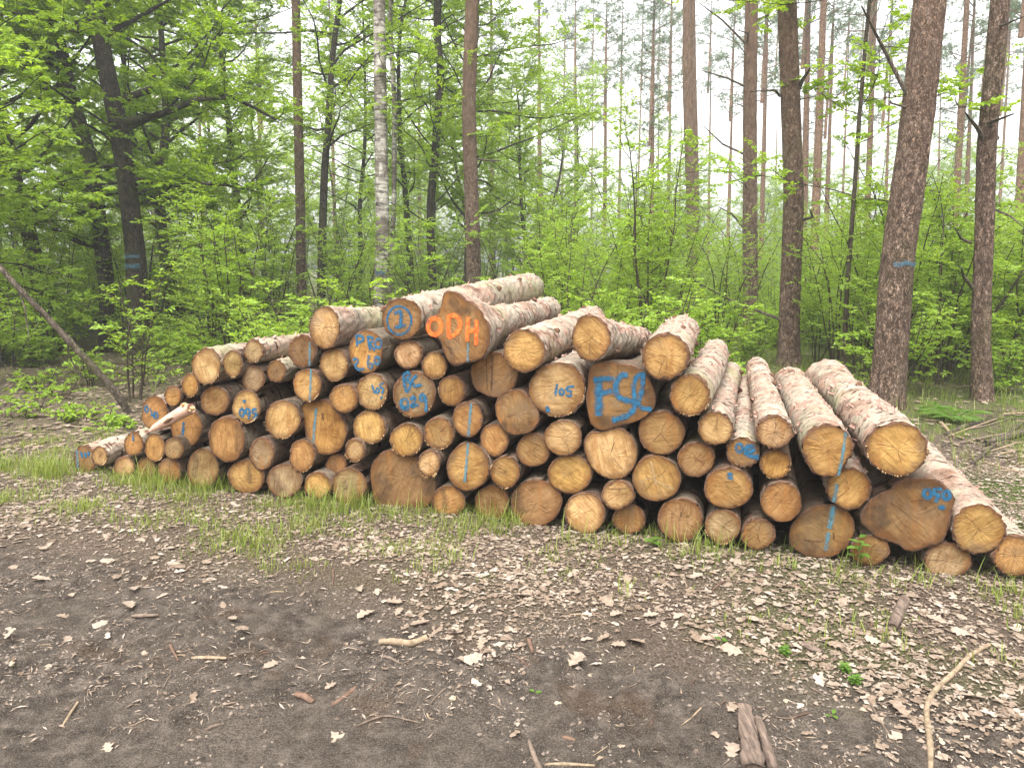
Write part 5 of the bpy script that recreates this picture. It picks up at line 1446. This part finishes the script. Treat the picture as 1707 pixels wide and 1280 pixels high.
stick('thinner dark strip of weathered wood beside the larger slab', [(1262,1198),(1275,1235),(1290,1285)], 16, 'rotten', 'wood_slab', 'wood', .6, 4, taper=1.0)
stick('upright dark bark lump in the litter before the butt marked 050', [(1486,1058),(1497,1035),(1508,1012)], 18, 'rotten', 'bark_lump', 'bark', .9, 5, taper=.9)
stick('short dark bark piece in the litter, left of the upright bark lump', [(1342,1080),(1370,1092)], 15, 'rotten', 'bark_piece', 'bark', .7, 6)
stick('long reddish bark strip on the track', [(550,1172),(572,1158),(596,1141)], 12, 'bark_chip', 'bark_strip', 'bark', .5, 7)
stick('crumbly reddish bark piece left of the long bark strip', [(492,1157),(508,1160),(522,1168)], 15, 'bark_chip', 'bark_piece', 'bark', .6, 8)
stick('small upright red bark chip in the middle of the track', [(881,1073),(888,1093)], 9, 'bark_chip', 'bark_chip', 'bark', .6, 9)
stick('small red bark chip near the bottom of the track', [(938,1223),(959,1229)], 9, 'bark_chip', 'bark_chip', 'bark', .6, 10)
stick('flat pale splintered stick on the left of the track', [(320,1108),(345,1106),(378,1107)], 9, 'stick_pale', seed=11, flat=.5)
stick('dark short stick in a rusty needle patch', [(220,1029),(242,1030),(266,1033)], 6, seed=12)
stick('thin bent pale stalk at the lower left of the track', [(130,1172),(110,1195),(92,1222),(103,1242)], 4, 'stick_pale', 'stalk', seed=13, taper=.8)
stick('thin straight twig left of the forked twig on the track', [(378,1229),(415,1219),(452,1207)], 4, 'stick_pale', seed=14)
stick('dark twig running out of the bottom of the track, beside a pale one', [(881,1225),(888,1250),(902,1285)], 8, seed=15, taper=1.0)
stick('thin pale twig lying level beside the dark bottom twig', [(908,1272),(945,1268),(992,1274)], 6, 'stick_pale', seed=16)
stick('forked brown twig on the track', [(590,1208),(640,1190),(702,1203)], 4, seed=17)
stick('slanting brown twig below the pale curved stick', [(634,1096),(652,1104),(672,1116)], 4, seed=18)
stick('slanting dark twig left of the long pale branch', [(1446,1165),(1468,1200),(1492,1236)], 4, seed=19)
stick('short thick brown stick at the bottom left corner of the track', [(112,1285),(132,1272),(152,1262)], 7, 'stick_pale', seed=20)
stick('slim rusty stick under the dark short stick', [(284,1082),(290,1095),(298,1107)], 5, 'bark_chip', seed=21)
stick('short knobbly stick left of the thin straight twig', [(340,1215),(355,1208),(372,1201)], 6, seed=22)
stick('dark curved bark strip in the litter, middle of the verge', [(1075,1047),(1090,1048),(1108,1038)], 11, 'rotten', 'bark_strip', 'bark', .5, 23)
# rough stone
def stone(label, x, y, w, seed, mat='stone', group=None):
    g = np.random.default_rng(seed); r = wpx(x, y, w); V, F = [], []
    for i in range(1, 6):
        for j in range(9):
            a, b = math.pi * i / 6, 2 * math.pi * j / 9; q = r * (1 + g.normal(0, .13))
            V.append((q * 1.25 * math.sin(a) * math.cos(b), q * math.sin(a) * math.sin(b), q * .8 * math.cos(a)))
    V += [(0, 0, r * .8), (0, 0, -r * .8)]
    for i in range(4):
        for j in range(9): F.append((i * 9 + j, i * 9 + 9 + j, i * 9 + 9 + (j + 1) % 9, i * 9 + (j + 1) % 9))
    for j in range(9): F += [(45, j, (j + 1) % 9), (46, 36 + (j + 1) % 9, 36 + j)]
    o = mesh_obj('stone', V, F, M[mat], smooth=False); o.location = gp(x, y, r * .3); o.rotation_euler = (0, 0, g.uniform(0, 6))
    tag(o, label, 'stone', group)
stone('small tan stone on the middle of the track', 930, 1167, 16, 1)
gq = np.random.default_rng(90)
for k in range(26):
    stone('pebble-sized earth clod or stone on the dark track', gq.uniform(20, 1500), gq.uniform(1090, 1275), gq.uniform(3, 9), 500 + k, 'rotten' if k % 3 else 'stone', 'pebbles and clods on the track')
for k in range(60):                                   # scattered twigs
    x, y = gq.uniform(10, 1690), 950 + 320 * gq.random(); a = gq.uniform(0, 3.14); l = gq.uniform(14, 60)
    q = [(x, y), (x + math.cos(a) * l * .5 + gq.normal(0, 3), y + math.sin(a) * l * .25 + gq.normal(0, 2)), (x + math.cos(a) * l, y + math.sin(a) * l * .5)]
    stick('small loose twig scattered on the soil and litter before the pile', q, gq.uniform(1.6, 3.4), ('stick_dark', 'stick_pale', 'bark_chip')[k % 3], 'twig', 'twig', 1.0, 600 + k, 'small twigs scattered before the pile', k=5)
# needles, crumbs and bark bits too small to count
xd, yd, gd_ = scatter(42000, (-3.6, 3.6), (1.5, 4.6), lambda x, y: np.clip(.45 + .5 * LN(x * 1.3, y * 1.3 + 4), .06, 1) * (s_of(x, y) < -.6), 95)
n = len(xd); a = gd_.uniform(0, 6.28, n); L_ = .008 + .05 * gd_.random(n) ** 1.6
zd = floor_z(xd, yd) + .004
D = np.stack([np.cos(a), np.sin(a), gd_.normal(0, .15, n)], 1)
leaf_cloud_o = leaf_cloud('needle_debris', np.stack([xd, yd, zd], 1), D, np.tile([[0, 0, 1.0]], (n, 1)) + gd_.normal(0, .3, (n, 3)), L_, .0015 + .009 * gd_.random(n) ** 2.5, M['litter'], None, .4, .0)
tag(leaf_cloud_o, 'brown pine needles and bark crumbs strewn over the track', 'debris', kind='stuff')

xc, yc, gc = scatter(46000, (-3.0, 3.0), (1.6, 4.2), lambda x, y: np.clip(.4 + .5 * LN(x * 2 + 1, y * 2), .05, 1) * (s_of(x, y) < TRACK_S + .2), 96)
n = len(xc); rr = .0018 + .009 * gc.random(n) ** 4
OCT = np.array([[1, 0, 0], [-1, 0, 0], [0, 1, 0], [0, -1, 0], [0, 0, .8], [0, 0, -.8]])
VC = np.stack([xc, yc, floor_z(xc, yc) + rr * .3], 1)[:, None, :] + OCT[None] * (rr[:, None] * gc.uniform(.6, 1.4, (n, 6)))[:, :, None]
TC = np.array([[0, 2, 4], [2, 1, 4], [1, 3, 4], [3, 0, 4], [2, 0, 5], [1, 2, 5], [3, 1, 5], [0, 3, 5]])
tag(mesh_obj('soil_crumbs', VC.reshape(-1, 3), (np.arange(n)[:, None, None] * 6 + TC[None]).reshape(-1, 3), M['crumb'], smooth=False), 'loose crumbs of soil and grit on the track', 'soil', kind='stuff')
# ------------------------------------------------------------------ brushwood and plants behind the right end
for k, (lab, px, w, mat) in enumerate([
    ('long pale dead branch sticking up left over the brushwood right of the pile', [(1573,736),(1612,716),(1660,704)], 7, 'bark_grey'),
    ('thin dark dead branch lying level in the brushwood right of the pile', [(1590,748),(1640,738),(1700,725)], 5, 'stick_dark'),
    ('thick grey dead branch in the brushwood right of the pile', [(1640,748),(1680,738),(1730,722)], 11, 'bark_grey'),
    ('slanting thin dead branch crossing the thick grey branch', [(1620,775),(1660,745),(1715,705)], 5, 'bark_grey'),
    ('curved pale dead branch beside the fern', [(1540,708),(1565,708),(1580,728),(1590,738)], 5, 'stick_pale'),
    ('long fine twig stretched over the litter right of the pile', [(1640,770),(1680,785),(1730,800)], 3, 'stick_pale'),
    ('mossy fallen bough lying far back on the right forest floor', [(1640,622),(1680,618),(1730,612)], 10, 'bark_grey'),
    ('short dead stick lying by the slim dark pine', [(1590,655),(1620,650),(1650,652)], 4, 'stick_dark'),
    ('dead bough lying on the brown leaves at the left', [(-20,690),(40,697),(85,698)], 7, 'stick_dark')]):
    stick(lab, px, w, mat, 'dead_branch', 'branch', 1.0, 700 + k, taper=.7)
gb = np.random.default_rng(97)
for k in range(22):
    x, y = gb.uniform(1560, 1700), gb.uniform(690, 800); l = gb.uniform(30, 90); a = gb.uniform(-.8, .3)
    stick('fine dead twig in the brushwood heap right of the pile', [(x, y), (x + l * .5, y + a * l * .25), (x + l, y + a * l * .5)], gb.uniform(2, 4), ('stick_dark', 'bark_grey', 'stick_pale')[k % 3], 'brushwood_twig', 'twig', 1.0, 720 + k, 'brushwood twigs right of the pile', k=5)
def fern(label, px, py, L, nf, seed):
    p = on_ground(px, py); g = np.random.default_rng(seed); e = empty('fern', (p.x, p.y, gz(p.x, p.y))); tag(e, label, 'fern')
    S, G = Geo(), Geo()
    for f in range(nf):
        a = 2 * math.pi * f / nf + g.normal(0, .2); l = L * g.uniform(.75, 1.15); P = []
        for t_ in np.linspace(0, 1, 12):
            P.append(np.array([math.cos(a) * l * t_ * .85, math.sin(a) * l * t_ * .85, l * (.75 * t_ - .55 * t_ * t_)]))
        S.tube(P, np.linspace(.004, .001, 12), 4)
        for i in range(1, 12):
            d = unit(P[i] - P[i - 1]); sd_ = unit(np.cross(d, [0, 0, 1.]))
            for q in (0, .5):
                for s in (-1, 1):
                    ll = l * .24 * math.sin(math.pi * (i + q) / 13) ** .8
                    G.leaf(P[i - 1] + (P[i] - P[i - 1]) * q, unit(sd_ * s + d * .45), np.array([0, 0, 1.]) + g.normal(0, .1, 3), ll, ll * .28)
    S.tubes_obj('stalk', M['twig_green'], e); G.leaves_obj('frond', M['fern'], e)
fern('larger bright green fern between the thickest pine and the brushwood', 1590, 705, .42, 10, 1)
fern('smaller fern beside the larger fern and the brushwood', 1556, 690, .28, 8, 2)
# seedlings
def seedling(label, px, py, H, n, ll, seed, plane=None, group=None):
    p = on_plane(px, py, plane, N0) if plane is not None else on_ground(px, py)
    g = np.random.default_rng(seed); z = gz(p.x, p.y)
    e = empty('seedling', (p.x, p.y, z)); tag(e, label, 'seedling', group); S, G = Geo(), Geo()
    P = [np.array([0, 0, -.01]), np.array([.006, 0, H * .5]), np.array([g.normal(0, .01), 0, H])]
    S.tube(P, [.003, .0025, .0015], 5); S.tubes_obj('stem', M['twig_green'], e)
    V, F = [], []
    for i in range(n):
        a = i * 2.4 + g.uniform(0, .6); t_ = .3 + .7 * (i + 1) / n; o = P[0] + (P[2] - P[0]) * t_
        d = unit(np.array([math.cos(a), math.sin(a), .25])); s = unit(np.cross(d, [0, 0, 1.])); u = np.cross(s, d); l = ll * g.uniform(.7, 1.1); n0 = len(V)
        for q, w in ((0, .02), (.25, .22), (.5, .29), (.78, .2), (1, .01)):
            for sg_ in (-1, 0, 1): V.append(o + d * l * q + s * l * w * sg_ + u * l * (abs(sg_) * w * .3 - .18 * q * q))
        for q in range(4):
            for c in (0, 1): F.append((n0 + 3 * q + c, n0 + 3 * q + c + 1, n0 + 3 * q + c + 4, n0 + 3 * q + c + 3))
    mesh_obj('foliage', V, F, M['fern'], e, rnd=np.repeat(g.random(n), 8))
seedling('green seedling growing up before the wide bottom butt and the log marked 050', 1430, 930, .18, 9, .075, 1, P0 - N0 * .10)
seedling('tiny seedling with two round leaves in the litter', 1201, 1072, .03, 3, .035, 2)
seedling('tiny bright seedling on the bare soil of the track', 1380, 1186, .02, 4, .03, 3)
seedling('broad-leaved seedling before the bottom log with the orange heart', 1090, 912, .05, 6, .06, 4)
seedling('single green leaf shoot on the middle of the track', 894, 1146, .015, 2, .035, 5)
for k, (x, y) in enumerate([(1412, 1115), (1425, 1135), (1308, 1088)]):
    seedling('low tuft of small green herb leaves in the right litter', x, y, .035, 22, .03, 10 + k, None, 'herb tufts in the litter')

# ------------------------------------------------------------------ thin woodland haze
V = [(x, y, z) for x in (-150, 150) for y in (-20, 135) for z in (-2, 27)]
F = [(0, 1, 3, 2), (4, 6, 7, 5), (0, 4, 5, 1), (2, 3, 7, 6), (0, 2, 6, 4), (1, 5, 7, 3)]
hm = bpy.data.materials.new('haze'); hm.use_nodes = True; ht = hm.node_tree; ht.nodes.clear()
pv = ht.nodes.new('ShaderNodeVolumePrincipled'); out = ht.nodes.new('ShaderNodeOutputMaterial')
pv.inputs['Color'].default_value = (.93, .96, 1.0, 1); pv.inputs['Density'].default_value = .0021; pv.inputs['Anisotropy'].default_value = .2
ht.links.new(pv.outputs[0], out.inputs['Volume'])
HAZE = True
if HAZE:
    hz = mesh_obj('haze', V, F, hm, smooth=False)
    tag(hz, 'thin pale mist filling the wood', 'haze', kind='stuff')
